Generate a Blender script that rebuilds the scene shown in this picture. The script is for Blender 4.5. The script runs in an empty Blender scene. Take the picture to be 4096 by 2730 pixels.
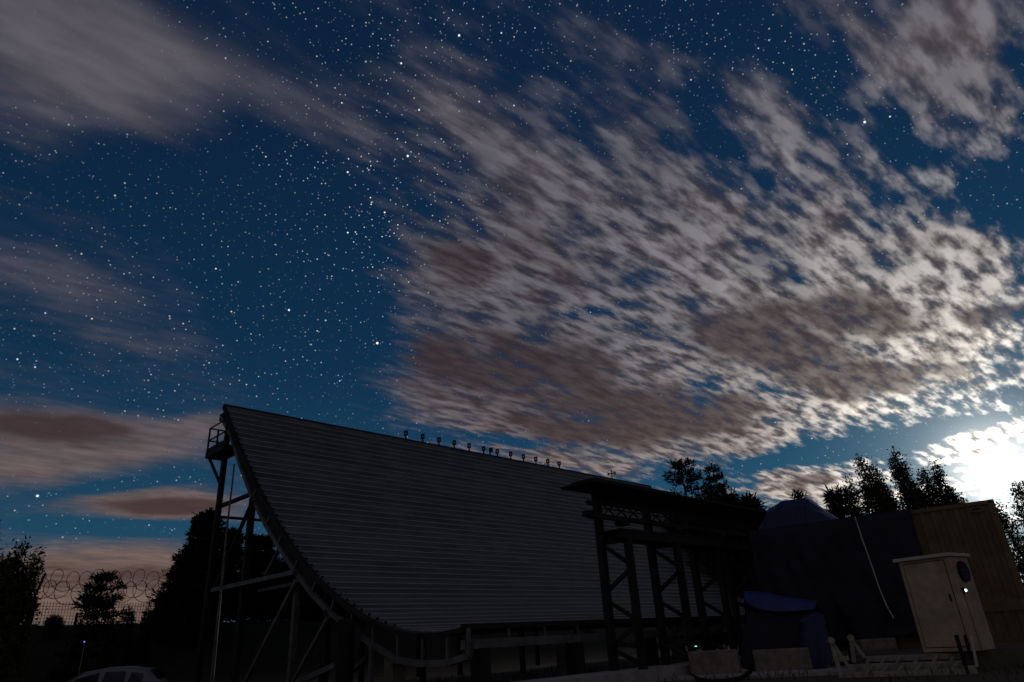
import bpy, bmesh, math, random
import numpy as np
from mathutils import Vector, Matrix, Euler

# ------------------------------------------------------------------ camera
FPX = 2690.0; PW, PH = 4096, 2730
ROLL = math.atan2(368, 5965); PITCH = math.atan2(FPX, math.hypot(368, 5965))
EYE = 1.1
_F = np.array([0, math.cos(PITCH), math.sin(PITCH)])
_U0 = np.array([0, -math.sin(PITCH), math.cos(PITCH)]); _R0 = np.array([1.0, 0, 0])
_R = math.cos(ROLL)*_R0 - math.sin(ROLL)*_U0
_U = math.sin(ROLL)*_R0 + math.cos(ROLL)*_U0
CAM = np.array([0, 0, EYE])
def ray(x, y):
    v = _F*FPX + _R*(x-PW/2) - _U*(y-PH/2)
    return v/np.linalg.norm(v)
def atz(x, y, z):
    v = ray(x, y); return CAM + v*((z-EYE)/v[2])
def atd(x, y, D):
    v = ray(x, y); return CAM + v*(D/math.hypot(v[0], v[1]))
def plane(x, y, P, n):
    v = ray(x, y); return CAM + v*(np.dot(np.asarray(P)-CAM, n)/np.dot(v, n))

scene = bpy.context.scene
cam_data = bpy.data.cameras.new('camera')
cam_data.sensor_width = 36; cam_data.sensor_fit = 'HORIZONTAL'
cam_data.lens = 36*FPX/PW; cam_data.clip_start = 0.1; cam_data.clip_end = 5000
cam = bpy.data.objects.new('camera', cam_data)
scene.collection.objects.link(cam)
M3 = Matrix((( _R[0], _U[0], -_F[0]), (_R[1], _U[1], -_F[1]), (_R[2], _U[2], -_F[2])))
cam.matrix_world = Matrix.Translation(Vector(CAM)) @ M3.to_4x4()
scene.camera = cam

# ------------------------------------------------------------------ exposure
scene.view_settings.view_transform = 'Standard'
scene.view_settings.look = 'None'
scene.view_settings.exposure = 0.0
scene.view_settings.gamma = 1.0
scene.view_settings.use_curve_mapping = False

# ------------------------------------------------------------------ world: moonlit night sky, cloud deck, stars
MOON = ray(4010, 1895)
MOON_AZ = math.atan2(MOON[0], MOON[1]); MOON_EL = math.asin(MOON[2])
WIND_AZ = math.radians(48.0)
world = bpy.data.worlds.new('World'); scene.world = world; world.use_nodes = True
nt = world.node_tree; nt.nodes.clear()
def N(kind, **kw):
    n = nt.nodes.new(kind)
    for k, v in kw.items(): setattr(n, k, v)
    return n
def L(a, b): nt.links.new(a, b)
def setin(sock, v):
    if hasattr(v, 'is_linked') or hasattr(v, 'links'): L(v, sock)
    else: sock.default_value = v
def math_(op, a, b=None, c=None, clamp=False):
    n = N('ShaderNodeMath', operation=op, use_clamp=clamp)
    setin(n.inputs[0], a)
    if b is not None: setin(n.inputs[1], b)
    if c is not None: setin(n.inputs[2], c)
    return n.outputs[0]
def vmath(op, a, b=None):
    n = N('ShaderNodeVectorMath', operation=op)
    setin(n.inputs[0], a)
    if b is not None: setin(n.inputs[1], b)
    return n.outputs['Value'] if op in ('DOT_PRODUCT', 'LENGTH', 'DISTANCE') else n.outputs[0]
def smooth(x, lo, hi, a=0.0, b=1.0):
    n = N('ShaderNodeMapRange', interpolation_type='SMOOTHSTEP')
    setin(n.inputs[0], x); n.inputs[1].default_value = lo; n.inputs[2].default_value = hi
    n.inputs[3].default_value = a; n.inputs[4].default_value = b
    return n.outputs[0]
def comb(x, y, z=0.0):
    n = N('ShaderNodeCombineXYZ'); setin(n.inputs[0], x); setin(n.inputs[1], y); setin(n.inputs[2], z)
    return n.outputs[0]
def mix(fac, a, b, blend='MIX'):
    n = N('ShaderNodeMix', data_type='RGBA', blend_type=blend)
    setin(n.inputs[0], fac)
    for s, v in ((n.inputs[6], a), (n.inputs[7], b)):
        if isinstance(v, (tuple, list)): s.default_value = tuple(v)+(1.0,) if len(v) == 3 else v
        else: L(v, s)
    return n.outputs[2]
def noise(vec, scale, detail=3.0, rough=0.55, dist=0.0, dims='2D'):
    n = N('ShaderNodeTexNoise', noise_dimensions=dims)
    L(vec, n.inputs['Vector']); n.inputs['Scale'].default_value = scale
    n.inputs['Detail'].default_value = detail; n.inputs['Roughness'].default_value = rough
    n.inputs['Distortion'].default_value = dist
    return n.outputs['Fac']
tc = N('ShaderNodeTexCoord'); DIR = vmath('NORMALIZE', tc.outputs['Generated'])
sep = N('ShaderNodeSeparateXYZ'); L(DIR, sep.inputs[0])
dx, dy, dz = sep.outputs
K = 4096/2353.0
ROTS = [-50, -28, -12, 0, 12, 30]
ROTV = {}
for a_ in ROTS:
    ca, sa = math.cos(math.radians(a_)), math.sin(math.radians(a_))
    xr = vmath('DOT_PRODUCT', DIR, (ca, 0, sa)); zr = vmath('DOT_PRODUCT', DIR, (-sa, 0, ca))
    ROTV[a_] = comb(xr, zr, 0.0)
def blob(cx, cy, rx, ry, ang, amp=1.0):
    """soft elliptical patch of sky, given by its direction and angular size"""
    cx *= K; cy *= K; rx *= K; ry *= K; a = math.radians(ang)
    p0 = ray(cx, cy)[[0, 2]]
    ax = ray(cx+rx*math.cos(a), cy+rx*math.sin(a))[[0, 2]]-p0
    ay = ray(cx-ry*math.sin(a), cy+ry*math.cos(a))[[0, 2]]-p0
    w = math.degrees(math.atan2(ax[1], ax[0]))
    q = min(ROTS, key=lambda t: abs(t-w)); qa = math.radians(q)
    e1 = np.array([math.cos(qa), math.sin(qa)]); e2 = np.array([-math.sin(qa), math.cos(qa)])
    s1 = 1/max(0.01, np.linalg.norm(ax)); s2 = 1/max(0.008, abs(ay@e2))
    m = N('ShaderNodeVectorMath', operation='MULTIPLY_ADD')
    L(ROTV[q], m.inputs[0]); m.inputs[1].default_value = (s1, s2, 0); m.inputs[2].default_value = (-s1*(p0@e1), -s2*(p0@e2), 0)
    return smooth(vmath('LENGTH', m.outputs[0]), 0.92, 0.0, 0.0, amp)
def blobs(base, items):
    s = base
    for it in items:
        s = math_('ADD', blob(*it), s)
    return s
def scaled(col, f):
    n = N('ShaderNodeVectorMath', operation='SCALE'); setin(n.inputs[0], col); setin(n.inputs['Scale'], f)
    return n.outputs[0]
def add(a, b): return vmath('ADD', a, b)
# cloud layer: directions projected on a flat deck, streaked along the wind
zz = math_('ADD', math_('MAXIMUM', dz, 0.0), 0.15)
wx, wy = math.sin(WIND_AZ), math.cos(WIND_AZ)
du = math_('MULTIPLY_ADD', dx, wx, math_('MULTIPLY', dy, wy))
dv = math_('MULTIPLY_ADD', dx, wy, math_('MULTIPLY', dy, -wx))
cu = math_('DIVIDE', du, zz); cv = math_('DIVIDE', dv, zz)
def deck(ku, kv, off=0.0): return comb(math_('MULTIPLY', cu, ku), math_('MULTIPLY', cv, kv), off)
n_big = noise(deck(0.9, 1.7), 1.6, 3.0, 0.5)
n_mid = noise(deck(2.2, 4.8), 1.9, 3.0, 0.55)
n_cell = noise(deck(5.4, 17.0), 1.9, 3.0, 0.55)
cover = blobs(-0.34, [
    # main deck
    (1520, 700, 720, 440, 18, 1.00), (1120, 700, 340, 360, 0, 0.60), (1900, 640, 600, 360, 15, 0.80),
    (1250, 900, 500, 180, 4, 0.65), (1950, 880, 680, 170, -12, 0.9), (1650, 985, 520, 90, -7, 0.7),
    (1130, 930, 380, 160, 5, 0.8), (1450, 990, 420, 90, 0, 0.7), (1000, 700, 180, 360, 0, 0.35), (1330, 1060, 330, 50, 8, 0.9),
    (1150, 330, 400, 180, 25, 0.70), (1500, 330, 400, 190, 40, 0.60), (2180, 130, 340, 280, 70, 1.0),
    (1800, 280, 360, 150, 45, 0.45), (2250, 640, 280, 260, 20, 0.55), (1950, 40, 240, 80, 40, 0.35),
    # upper left veil
    (170, 90, 500, 250, 20, 0.95), (650, 235, 480, 100, 28, 0.50), (70, 270, 230, 200, 0, 0.45), (300, 270, 260, 50, 30, 0.25),
    # left middle and the low banks on the left
    (130, 640, 380, 110, 8, 0.42), (330, 780, 330, 80, 5, 0.25),
    (180, 1000, 470, 100, 5, 1.2), (480, 975, 170, 50, -12, 0.7), (90, 1070, 330, 80, -4, 0.8), (380, 1160, 300, 75, -3, 1.1),
    (260, 1350, 500, 175, 2, 1.4),
    # low banks on the right
    (1850, 1115, 320, 65, -5, 1.0), (2260, 1000, 330, 75, -20, 1.0), (2050, 1150, 320, 55, -5, 0.6),
    # clear gaps
    (690, 640, 290, 460, 4, -0.65), (330, 430, 460, 150, 15, -0.4), (2000, 1022, 540, 40, -12, -1.6), (2320, 955, 150, 28, -14, -0.7),
    (2310, 450, 170, 150, 60, -1.0), (2080, 350, 140, 70, 20, -0.6), (1620, 70, 480, 130, 8, -0.5), (760, 60, 300, 120, 20, -0.3),
    (1380, 712, 190, 36, -12, -0.75), (1190, 1018, 190, 24, 10, -0.9), (300, 1115, 260, 26, -6, -0.7), (330, 1212, 340, 32, 2, -1.1),
    (1600, 220, 110, 60, 30, -0.4), (1840, 640, 90, 36, -30, -0.8), (1760, 1068, 170, 25, -8, -0.6),
])
cover = math_('ADD', cover, smooth(dy, 0.35, -0.1, 0.0, 0.55))      # extra unseen cloud overhead and behind, added to warm the fill light
cover = math_('MINIMUM', cover, 0.46)
rightish = math_('MULTIPLY', smooth(dx, -0.35, -0.02, 0.22, 1.0), smooth(dz, 0.80, 0.50, 0.45, 1.0))          # the veil on the left is smooth, the deck on the right is rippled
ripple = smooth(n_cell, 0.27, 0.76)
nz = math_('MULTIPLY_ADD', math_('SUBTRACT', n_mid, 0.5), 1.5, math_('MULTIPLY', math_('SUBTRACT', n_big, 0.5), 0.8))
nz = math_('MULTIPLY_ADD', math_('SUBTRACT', ripple, 0.5), 0.55, nz)
dens = smooth(math_('MULTIPLY_ADD', nz, rightish, cover), -0.45, 0.52)
# thick parts: dark reddish brown
thick = blobs(-0.04, [
    (1780, 800, 520, 130, 6, 0.90), (1200, 850, 480, 160, 5, 0.75), (980, 800, 140, 160, 0, 0.4), (1950, 720, 320, 90, 15, 0.70),
    (1500, 960, 620, 100, -5, 1.05), (2050, 870, 300, 70, -10, 0.5), (2300, 720, 200, 40, -8, 0.8),
    (120, 985, 380, 70, 4, 0.75), (400, 1165, 220, 36, -3, 1.0), (320, 1330, 400, 60, 2, 0.55), (1000, 560, 180, 180, 0, 0.25),
    (1780, 500, 300, 120, 25, 0.25), (1330, 600, 260, 100, 15, 0.25), (1860, 1105, 110, 25, -5, 0.6)])
thick = math_('MULTIPLY_ADD', math_('SUBTRACT', n_mid, 0.5), 1.3, thick)
thick = math_('MULTIPLY_ADD', math_('SUBTRACT', n_big, 0.5), 0.8, thick)
thick = smooth(thick, -0.20, 0.75)
# moon
md = math_('MAXIMUM', vmath('DOT_PRODUCT', DIR, tuple(MOON)), 0.0)
m_wide = math_('POWER', md, 7.0); m_mid = math_('POWER', md, 32.0); m_near = math_('POWER', md, 150.0); m_core = math_('POWER', md, 800.0)
low = smooth(dz, 0.42, 0.0)                             # light pollution low over the horizon, all round
# clear air: Nishita scattering around the moon plus the deep blue of the night air
skyt = N('ShaderNodeTexSky', sky_type='NISHITA'); skyt.sun_disc = False
skyt.sun_elevation = MOON_EL; skyt.sun_rotation = MOON_AZ
skyt.air_density = 1.0; skyt.dust_density = 0.6; skyt.ozone_density = 3.0
nish = mix(1.0, skyt.outputs[0], (0.0012, 0.0048, 0.0085), 'MULTIPLY')
air = mix(low, (0.0036, 0.0210, 0.048), (0.0150, 0.062, 0.105))
air = mix(smooth(dz, 0.75, 0.30), (0.0032, 0.0115, 0.031), air)
air = add(air, nish)
air = add(air, scaled((0.22, 0.23, 0.22), m_near))
air = add(air, scaled((1.0, 0.95, 0.87), m_core))
# clouds
lit = mix(low, (0.108, 0.101, 0.122), (0.205, 0.134, 0.102))
lit = add(lit, scaled((0.150, 0.143, 0.140), m_wide))
lit = add(lit, scaled((0.88, 0.82, 0.70), m_mid))
lit = add(lit, scaled((1.3, 1.22, 1.05), m_near))
lit = add(lit, scaled((4.0, 3.8, 3.4), m_core))
dark = mix(low, (0.031, 0.019, 0.021), (0.070, 0.032, 0.025))
dark = add(dark, scaled((0.030, 0.024, 0.022), m_wide))
dark = add(dark, scaled((0.16, 0.14, 0.12), m_near))
litfac = math_('MULTIPLY_ADD', math_('SUBTRACT', ripple, 0.5), math_('MULTIPLY', rightish, 1.15), math_('MULTIPLY_ADD', rightish, -0.24, 0.88))
litfac = math_('MULTIPLY', litfac, smooth(thick, 0.0, 1.0, 1.0, 0.15))
lit = scaled(lit, math_('MULTIPLY_ADD', n_mid, 1.3, 0.38))
cloud = mix(litfac, dark, lit)
# stars
def stars(scale, radius, power, gain, lo):
    v = N('ShaderNodeTexVoronoi', feature='F1'); L(DIR, v.inputs['Vector']); v.inputs['Scale'].default_value = scale
    core = smooth(v.outputs['Distance'], radius, radius*0.25)
    s2 = N('ShaderNodeSeparateColor'); L(v.outputs['Color'], s2.inputs[0])
    b = math_('MULTIPLY_ADD', math_('POWER', s2.outputs[0], power), gain, lo)
    tint = mix(s2.outputs[1], (0.70, 0.90, 1.0), (1.0, 0.92, 0.80))
    return scaled(tint, math_('MULTIPLY', core, b))
st = add(stars(76.0, 0.112, 5.0, 2.0, 0.12), stars(175.0, 0.215, 2.5, 0.85, 0.05))
milky = blobs(0.45, [(900, 450, 330, 560, 8, 0.9), (1150, 60, 420, 200, 10, 0.8), (500, 720, 460, 330, 5, 0.4), (1750, 130, 500, 200, 20, 0.25)])
milky = math_('MULTIPLY', milky, smooth(n_big, 0.25, 0.65, 0.6, 1.15))
st = scaled(st, milky)
bright = None
for (sx, sy, sz) in [(1055, 82, 1.4), (1101, 234, 1.2), (963, 253, 1.3), (1181, 243, 1.1), (1055, 256, 1.2), (937, 359, 1.5), (799, 396, 1.2),
        (664, 713, 1.3), (867, 789, 1.6), (496, 618, 1.0), (86, 1140, 1.4), (1987, 281, 1.5), (922, 146, 1.2), (1617, 601, 1.1)]:
    c = ray(sx*K, sy*K); w = 0.00100*sz
    b_ = smooth(vmath('DISTANCE', DIR, tuple(c)), w*1.4, w*0.35, 0.0, 1.1*sz)
    bright = b_ if bright is None else math_('MAXIMUM', bright, b_)
st = add(st, scaled((0.84, 0.94, 1.0), bright))
hide = math_('SUBTRACT', 1.0, math_('MULTIPLY', dens, 0.95))
st = scaled(st, math_('MULTIPLY', hide, smooth(dz, 0.0, 0.25, 0.25, 1.0)))
skycol = add(mix(math_('MULTIPLY', dens, 0.95), air, cloud), st)
skycol = mix(smooth(dz, -0.02, 0.0), (0.010, 0.010, 0.011), skycol)
bg = N('ShaderNodeBackground'); L(skycol, bg.inputs[0]); bg.inputs[1].default_value = 1.0
wo = N('ShaderNodeOutputWorld'); L(bg.outputs[0], wo.inputs[0])
world.cycles.sampling_method = 'MANUAL'; world.cycles.sample_map_resolution = 512

# ------------------------------------------------------------------ moonlight: the one lamp
sun_d = bpy.data.lights.new('moon', 'SUN'); sun_d.energy = 0.22; sun_d.angle = math.radians(0.6); sun_d.color = (1.0, 0.93, 0.82)
sun_o = bpy.data.objects.new('moon', sun_d); scene.collection.objects.link(sun_o)
sun_o.rotation_euler = Vector(MOON).to_track_quat('Z', 'Y').to_euler()
sun_o.location = (30, 30, 30)

# ------------------------------------------------------------------ helpers
COL = scene.collection
rng = random.Random(7)
MATS = {}
def mat(name, col, rough=0.7, metal=0.0, var=0.25, scale=3.0, bump=0.0, bscale=30.0, col2=None, emit=None, spec=0.3, stretch=None):
    if name in MATS: return MATS[name]
    m = bpy.data.materials.new(name); m.use_nodes = True
    t = m.node_tree; b = t.nodes['Principled BSDF']
    b.inputs['Roughness'].default_value = rough; b.inputs['Metallic'].default_value = metal
    b.inputs['Specular IOR Level'].default_value = spec
    co = t.nodes.new('ShaderNodeTexCoord'); mp = t.nodes.new('ShaderNodeMapping')
    t.links.new(co.outputs['Object'], mp.inputs[0])
    if stretch: mp.inputs['Scale'].default_value = stretch
    n = t.nodes.new('ShaderNodeTexNoise'); n.inputs['Scale'].default_value = scale; n.inputs['Detail'].default_value = 5; n.inputs['Roughness'].default_value = 0.65
    t.links.new(mp.outputs[0], n.inputs['Vector'])
    r = t.nodes.new('ShaderNodeValToRGB')
    c2 = col2 if col2 else tuple(c*(1-var) for c in col)
    c1 = col if col2 else tuple(min(1, c*(1+var)) for c in col)
    r.color_ramp.elements[0].position = 0.36; r.color_ramp.elements[0].color = (*c2, 1)
    r.color_ramp.elements[1].position = 0.64; r.color_ramp.elements[1].color = (*c1, 1)
    t.links.new(n.outputs['Fac'], r.inputs[0]); t.links.new(r.outputs[0], b.inputs['Base Color'])
    if bump:
        n2 = t.nodes.new('ShaderNodeTexNoise'); n2.inputs['Scale'].default_value = bscale; n2.inputs['Detail'].default_value = 4
        t.links.new(mp.outputs[0], n2.inputs['Vector'])
        bp = t.nodes.new('ShaderNodeBump'); bp.inputs['Strength'].default_value = bump; bp.inputs['Distance'].default_value = 0.02
        t.links.new(n2.outputs['Fac'], bp.inputs['Height']); t.links.new(bp.outputs[0], b.inputs['Normal'])
    if emit:
        b.inputs['Emission Color'].default_value = (*emit[0], 1); b.inputs['Emission Strength'].default_value = emit[1]
    MATS[name] = m; return m
GALV = mat('galvanised_steel', (0.16, 0.16, 0.15), 0.55, 0.35, 0.3, 2.5)
DARKSTEEL = mat('weathered_dark_steel', (0.026, 0.025, 0.022), 0.7, 0.2, 0.35, 2.0)
SLAT = mat('aluminium_sheet', (0.100, 0.106, 0.090), 0.6, 0.1, 0.30, 0.55, stretch=(1, 1, 3))
def slat_tone(m):        # every slat weathered a little differently
    t = m.node_tree; b = t.nodes['Principled BSDF']; src = b.inputs['Base Color'].links[0].from_socket
    oi = t.nodes.new('ShaderNodeObjectInfo'); mr = t.nodes.new('ShaderNodeMapRange'); mr.inputs[3].default_value = 0.80; mr.inputs[4].default_value = 1.18
    t.links.new(oi.outputs['Random'], mr.inputs[0])
    sc = t.nodes.new('ShaderNodeVectorMath'); sc.operation = 'SCALE'; t.links.new(src, sc.inputs[0]); t.links.new(mr.outputs[0], sc.inputs['Scale'])
    t.links.new(sc.outputs[0], b.inputs['Base Color'])
slat_tone(SLAT)
BATTEN = mat('sky_lit_aluminium_strip', (0.37, 0.37, 0.355), 0.5, 0.15, 0.15, 3.0)  # brighter than the slats: sky light on their seam flanges put into the colour
CONC = mat('rough_concrete', (0.23, 0.20, 0.165), 0.9, 0, 0.3, 4.0, 0.4, 25)
CONCL = mat('pale_concrete', (0.42, 0.40, 0.37), 0.9, 0, 0.2, 3.0, 0.3, 25)
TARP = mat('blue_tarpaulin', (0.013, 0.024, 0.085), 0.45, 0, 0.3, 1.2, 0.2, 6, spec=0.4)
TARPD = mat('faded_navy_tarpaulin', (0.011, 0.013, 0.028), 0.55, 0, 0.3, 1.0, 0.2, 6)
CONT = mat('olive_container_paint', (0.190, 0.140, 0.066), 0.65, 0.0, 0.25, 1.5)
CASTING = mat('worn_casting_steel', (0.22, 0.20, 0.16), 0.6, 0.2, 0.2, 6)
CAB = mat('beige_cabinet_paint', (0.50, 0.40, 0.27), 0.65, 0, 0.22, 2.2)
CABL = mat('pale_paint', (0.62, 0.58, 0.50), 0.6, 0, 0.08, 2.0)  # paler than the cabinet body: the lid's rim light put into its colour
BLACK = mat('black_plastic', (0.012, 0.012, 0.013), 0.6, 0, 0.2, 5)
RACK = mat('primed_grey_steel', (0.36, 0.33, 0.27), 0.6, 0.1, 0.25, 5)
BARK = mat('pine_bark', (0.085, 0.055, 0.038), 0.95, 0, 0.35, 12, 0.5, 30)
BIRCH = mat('birch_bark', (0.30, 0.28, 0.25), 0.85, 0, 0.4, 9)
NEEDLE = mat('pine_needles', (0.020, 0.030, 0.014), 0.85, 0, 0.4, 1.5, spec=0.1)
LEAF = mat('birch_leaves', (0.052, 0.060, 0.022), 0.8, 0, 0.4, 1.5, spec=0.15)
WIRE = mat('fence_wire', (0.16, 0.15, 0.14), 0.5, 0.5, 0.2, 6)
ROPE = mat('white_rope', (0.55, 0.60, 0.56), 0.9, 0, 0.15, 30)
WHITE = mat('silver_car_paint', (0.20, 0.21, 0.22), 0.25, 0, 0.04, 1, spec=0.5)
GLASS = mat('dark_car_glass', (0.012, 0.013, 0.015), 0.08, 0, 0.1, 1, spec=0.5)
RUBBER = mat('tyre_rubber', (0.015, 0.015, 0.015), 0.9, 0, 0.2, 8)
GROUND = mat('dry_earth', (0.150, 0.105, 0.064), 0.95, 0, 0.3, 0.6, 0.6, 9, col2=(0.070, 0.060, 0.036))
def grassy_bank(m):      # the bank behind the antenna is overgrown with dark grass
    t = m.node_tree; b = t.nodes['Principled BSDF']; src = b.inputs['Base Color'].links[0].from_socket
    co = t.nodes.new('ShaderNodeTexCoord'); sp = t.nodes.new('ShaderNodeSeparateXYZ'); t.links.new(co.outputs['Object'], sp.inputs[0])
    mr = t.nodes.new('ShaderNodeMapRange'); mr.inputs[1].default_value = 0.12; mr.inputs[2].default_value = 0.6; t.links.new(sp.outputs[2], mr.inputs[0])
    mx = t.nodes.new('ShaderNodeMix'); mx.data_type = 'RGBA'; t.links.new(mr.outputs[0], mx.inputs[0]); t.links.new(src, mx.inputs[6]); mx.inputs[7].default_value = (0.020, 0.024, 0.011, 1)
    t.links.new(mx.outputs[2], b.inputs['Base Color'])
grassy_bank(GROUND)
PADC = mat('stained_concrete', (0.12, 0.105, 0.085), 0.9, 0, 0.3, 2.0, 0.4, 20)
TARP_LIT = mat('sky_lit_blue_tarpaulin', (0.022, 0.050, 0.190), 0.45, 0, 0.25, 1.2, 0.2, 6, spec=0.4)  # sky light on the pile's sloping top put into a brighter blue
GRASS = mat('dry_grass', (0.085, 0.082, 0.040), 0.9, 0, 0.4, 3, spec=0.1)

class MB:
    def __init__(s): s.v = []; s.f = []
    def add(s, vs, fs):
        o = len(s.v); s.v.extend([tuple(map(float, v)) for v in vs]); s.f.extend([tuple(i+o for i in f) for f in fs]); return s
    def hexa(s, c):      # 8 corners: bottom loop 0-3, top loop 4-7
        return s.add(c, [(3, 2, 1, 0), (4, 5, 6, 7), (0, 1, 5, 4), (1, 2, 6, 5), (2, 3, 7, 6), (3, 0, 4, 7)])
    def box(s, o, ax, ay, az):
        o, ax, ay, az = map(np.asarray, (o, ax, ay, az))
        return s.hexa([o, o+ax, o+ax+ay, o+ay, o+az, o+az+ax, o+az+ax+ay, o+az+ay])
    def beam(s, a, b, w, h=None, side=None):
        a = np.asarray(a, float); b = np.asarray(b, float); h = w if h is None else h
        t = b-a; t = t/np.linalg.norm(t)
        sd = np.asarray(side if side is not None else ((0, 0, 1.0) if abs(t[2]) < 0.9 else (1.0, 0, 0)), float)
        x = np.cross(t, sd); x /= np.linalg.norm(x); y = np.cross(x, t)
        x = x*w/2; y = y*h/2
        return s.hexa([a-x-y, a+x-y, a+x+y, a-x+y, b-x-y, b+x-y, b+x+y, b-x+y])
    def tube(s, pts, r, n=6, cap=True):
        pts = [np.asarray(p, float) for p in pts]; rings = []; vs = []; fs = []
        rr = r if hasattr(r, '__len__') else [r]*len(pts)
        up = np.array([0.13, 0.27, 1.0])
        for i, p in enumerate(pts):
            t = pts[min(i+1, len(pts)-1)]-pts[max(i-1, 0)]; t = t/(np.linalg.norm(t)+1e-9)
            x = np.cross(t, up); x /= (np.linalg.norm(x)+1e-9); y = np.cross(x, t)
            for k in range(n):
                a = 2*math.pi*k/n; vs.append(p+(x*math.cos(a)+y*math.sin(a))*rr[i])
        for i in range(len(pts)-1):
            for k in range(n): fs.append((i*n+k, i*n+(k+1) % n, (i+1)*n+(k+1) % n, (i+1)*n+k))
        if cap: fs.append(tuple(range(n-1, -1, -1))); fs.append(tuple((len(pts)-1)*n+k for k in range(n)))
        return s.add(vs, fs)
    def mesh(s, name, origin=(0, 0, 0), smooth=False):
        me = bpy.data.meshes.new(name); o = np.asarray(origin, float)
        me.from_pydata([tuple(np.asarray(v)-o) for v in s.v], [], s.f); me.update()
        if smooth: me.polygons.foreach_set('use_smooth', [True]*len(me.polygons))
        return me
def fixn(me):
    bm = bmesh.new(); bm.from_mesh(me); bmesh.ops.recalc_face_normals(bm, faces=bm.faces); bm.to_mesh(me); bm.free()
def bevel(o, w, seg=2):
    md = o.modifiers.new('bevel', 'BEVEL'); md.width = w; md.segments = seg; md.limit_method = 'ANGLE'
class Thing:
    def __init__(s, name, label, cat, loc, group=None):
        s.o = bpy.data.objects.new(name, None); COL.objects.link(s.o); s.o.empty_display_size = 0.3
        s.loc = np.asarray(loc, float); s.o.location = s.loc
        s.o['label'] = label; s.o['category'] = cat
        if group: s.o['group'] = group
    def part(s, name, mb, m, parent=None, smooth=False, fix=True, kind=None, label=None):
        me = mb.mesh(name, s.loc, smooth)
        if fix: fixn(me)
        me.materials.append(m)
        o = bpy.data.objects.new(name, me); COL.objects.link(o); o.parent = parent or s.o
        if kind: o['kind'] = kind
        if label: o['label'] = label
        return o
    def inst(s, name, me, loc, rot=None, parent=None, scale=None):
        o = bpy.data.objects.new(name, me); COL.objects.link(o); o.parent = parent or s.o
        o.location = Vector(np.asarray(loc, float)-s.loc)
        if rot is not None: o.rotation_euler = rot
        if scale is not None: o.scale = scale
        return o
def single(name, mb, m, label, cat, loc, group=None, smooth=False):
    me = mb.mesh(name, loc, smooth); fixn(me); me.materials.append(m)
    o = bpy.data.objects.new(name, me); COL.objects.link(o); o.location = loc
    o['label'] = label; o['category'] = cat
    if group: o['group'] = group
    return o
def structure(name, mb, m, smooth=False, kind='structure'):
    me = mb.mesh(name, (0, 0, 0), smooth); fixn(me); me.materials.append(m)
    o = bpy.data.objects.new(name, me); COL.objects.link(o); o['kind'] = kind
    return o
def sstep(x, a, b):
    t = min(1, max(0, (x-a)/(b-a))); return t*t*(3-2*t)

# ------------------------------------------------------------------ axes of the antenna
SC = EYE/1.4
dax = ray(4969, 2398); dax[2] = 0; dax /= np.linalg.norm(dax)          # along the trough
eax = np.array([dax[1], -dax[0], 0.0])                                    # across it, towards the open side
ZUP = np.array([0, 0, 1.0])
PL = atz(1855, 2501, 2.0*SC)                                              # near end of the lower lip
def W(t, s, z): p = PL+dax*t+eax*s; return np.array([p[0], p[1], z])
def ts(X): q = np.asarray(X)-PL; return float(q@dax), float(q@eax)

# ------------------------------------------------------------------ ground, embankment, path
FENCE_Z = atd(300, 2508, 37.0)[2]
def gh(x, y):
    t, s = ts((x, y, 0)); w = -s
    D = math.hypot(x, y); az = math.degrees(math.atan2(x, y))
    z = FENCE_Z*sstep(w, 16.0, 21.8)*(1-0.0*sstep(D, 90, 200))
    z += -0.35*sstep(w, 3.5, 7)*(1-sstep(w, 14, 18))*sstep(-t, -2, 3)
    z += 0.05*math.sin(x*0.9+1.3)*math.sin(y*0.7)*sstep(D, 6, 14)*(1-sstep(D, 60, 90))*(0.25 if s > -14 else 1)
    return z
gv, gf = [], []
xs = np.concatenate([[-2500, -1200, -600, -300, -160, -100], np.arange(-70, 71, 1.25), [100, 160, 300, 600, 1200, 2500]])
ys = np.concatenate([[-2500, -1200, -600, -300, -120, -60, -30, -12], np.arange(-4, 90, 1.25), [110, 160, 300, 600, 1200, 2500]])
for y in ys:
    for x in xs: gv.append((x, y, gh(x, y)))
nx = len(xs)
for j in range(len(ys)-1):
    for i in range(nx-1): gf.append((j*nx+i, j*nx+i+1, (j+1)*nx+i+1, (j+1)*nx+i))
structure('ground', MB().add(gv, gf), GROUND, smooth=True)

fr = [(2660, 2712), (3010, 2702), (3420, 2685)]
bk = [(2660, 2682), (3010, 2675), (3420, 2661)]
PZ = 0.07
m = MB(); a = [atz(x, y, PZ) for x, y in fr]; b = [atz(x, y, PZ) for x, y in bk]
dn = np.array([0, 0, -0.2])
for i in range(len(fr)-1):
    p, q = a[i], a[i+1]; r_, s_ = b[i+1], b[i]
    m.hexa([p+dn, q+dn, r_+dn, s_+dn, p, q, r_, s_])
structure('path', m, CONCL)

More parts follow.
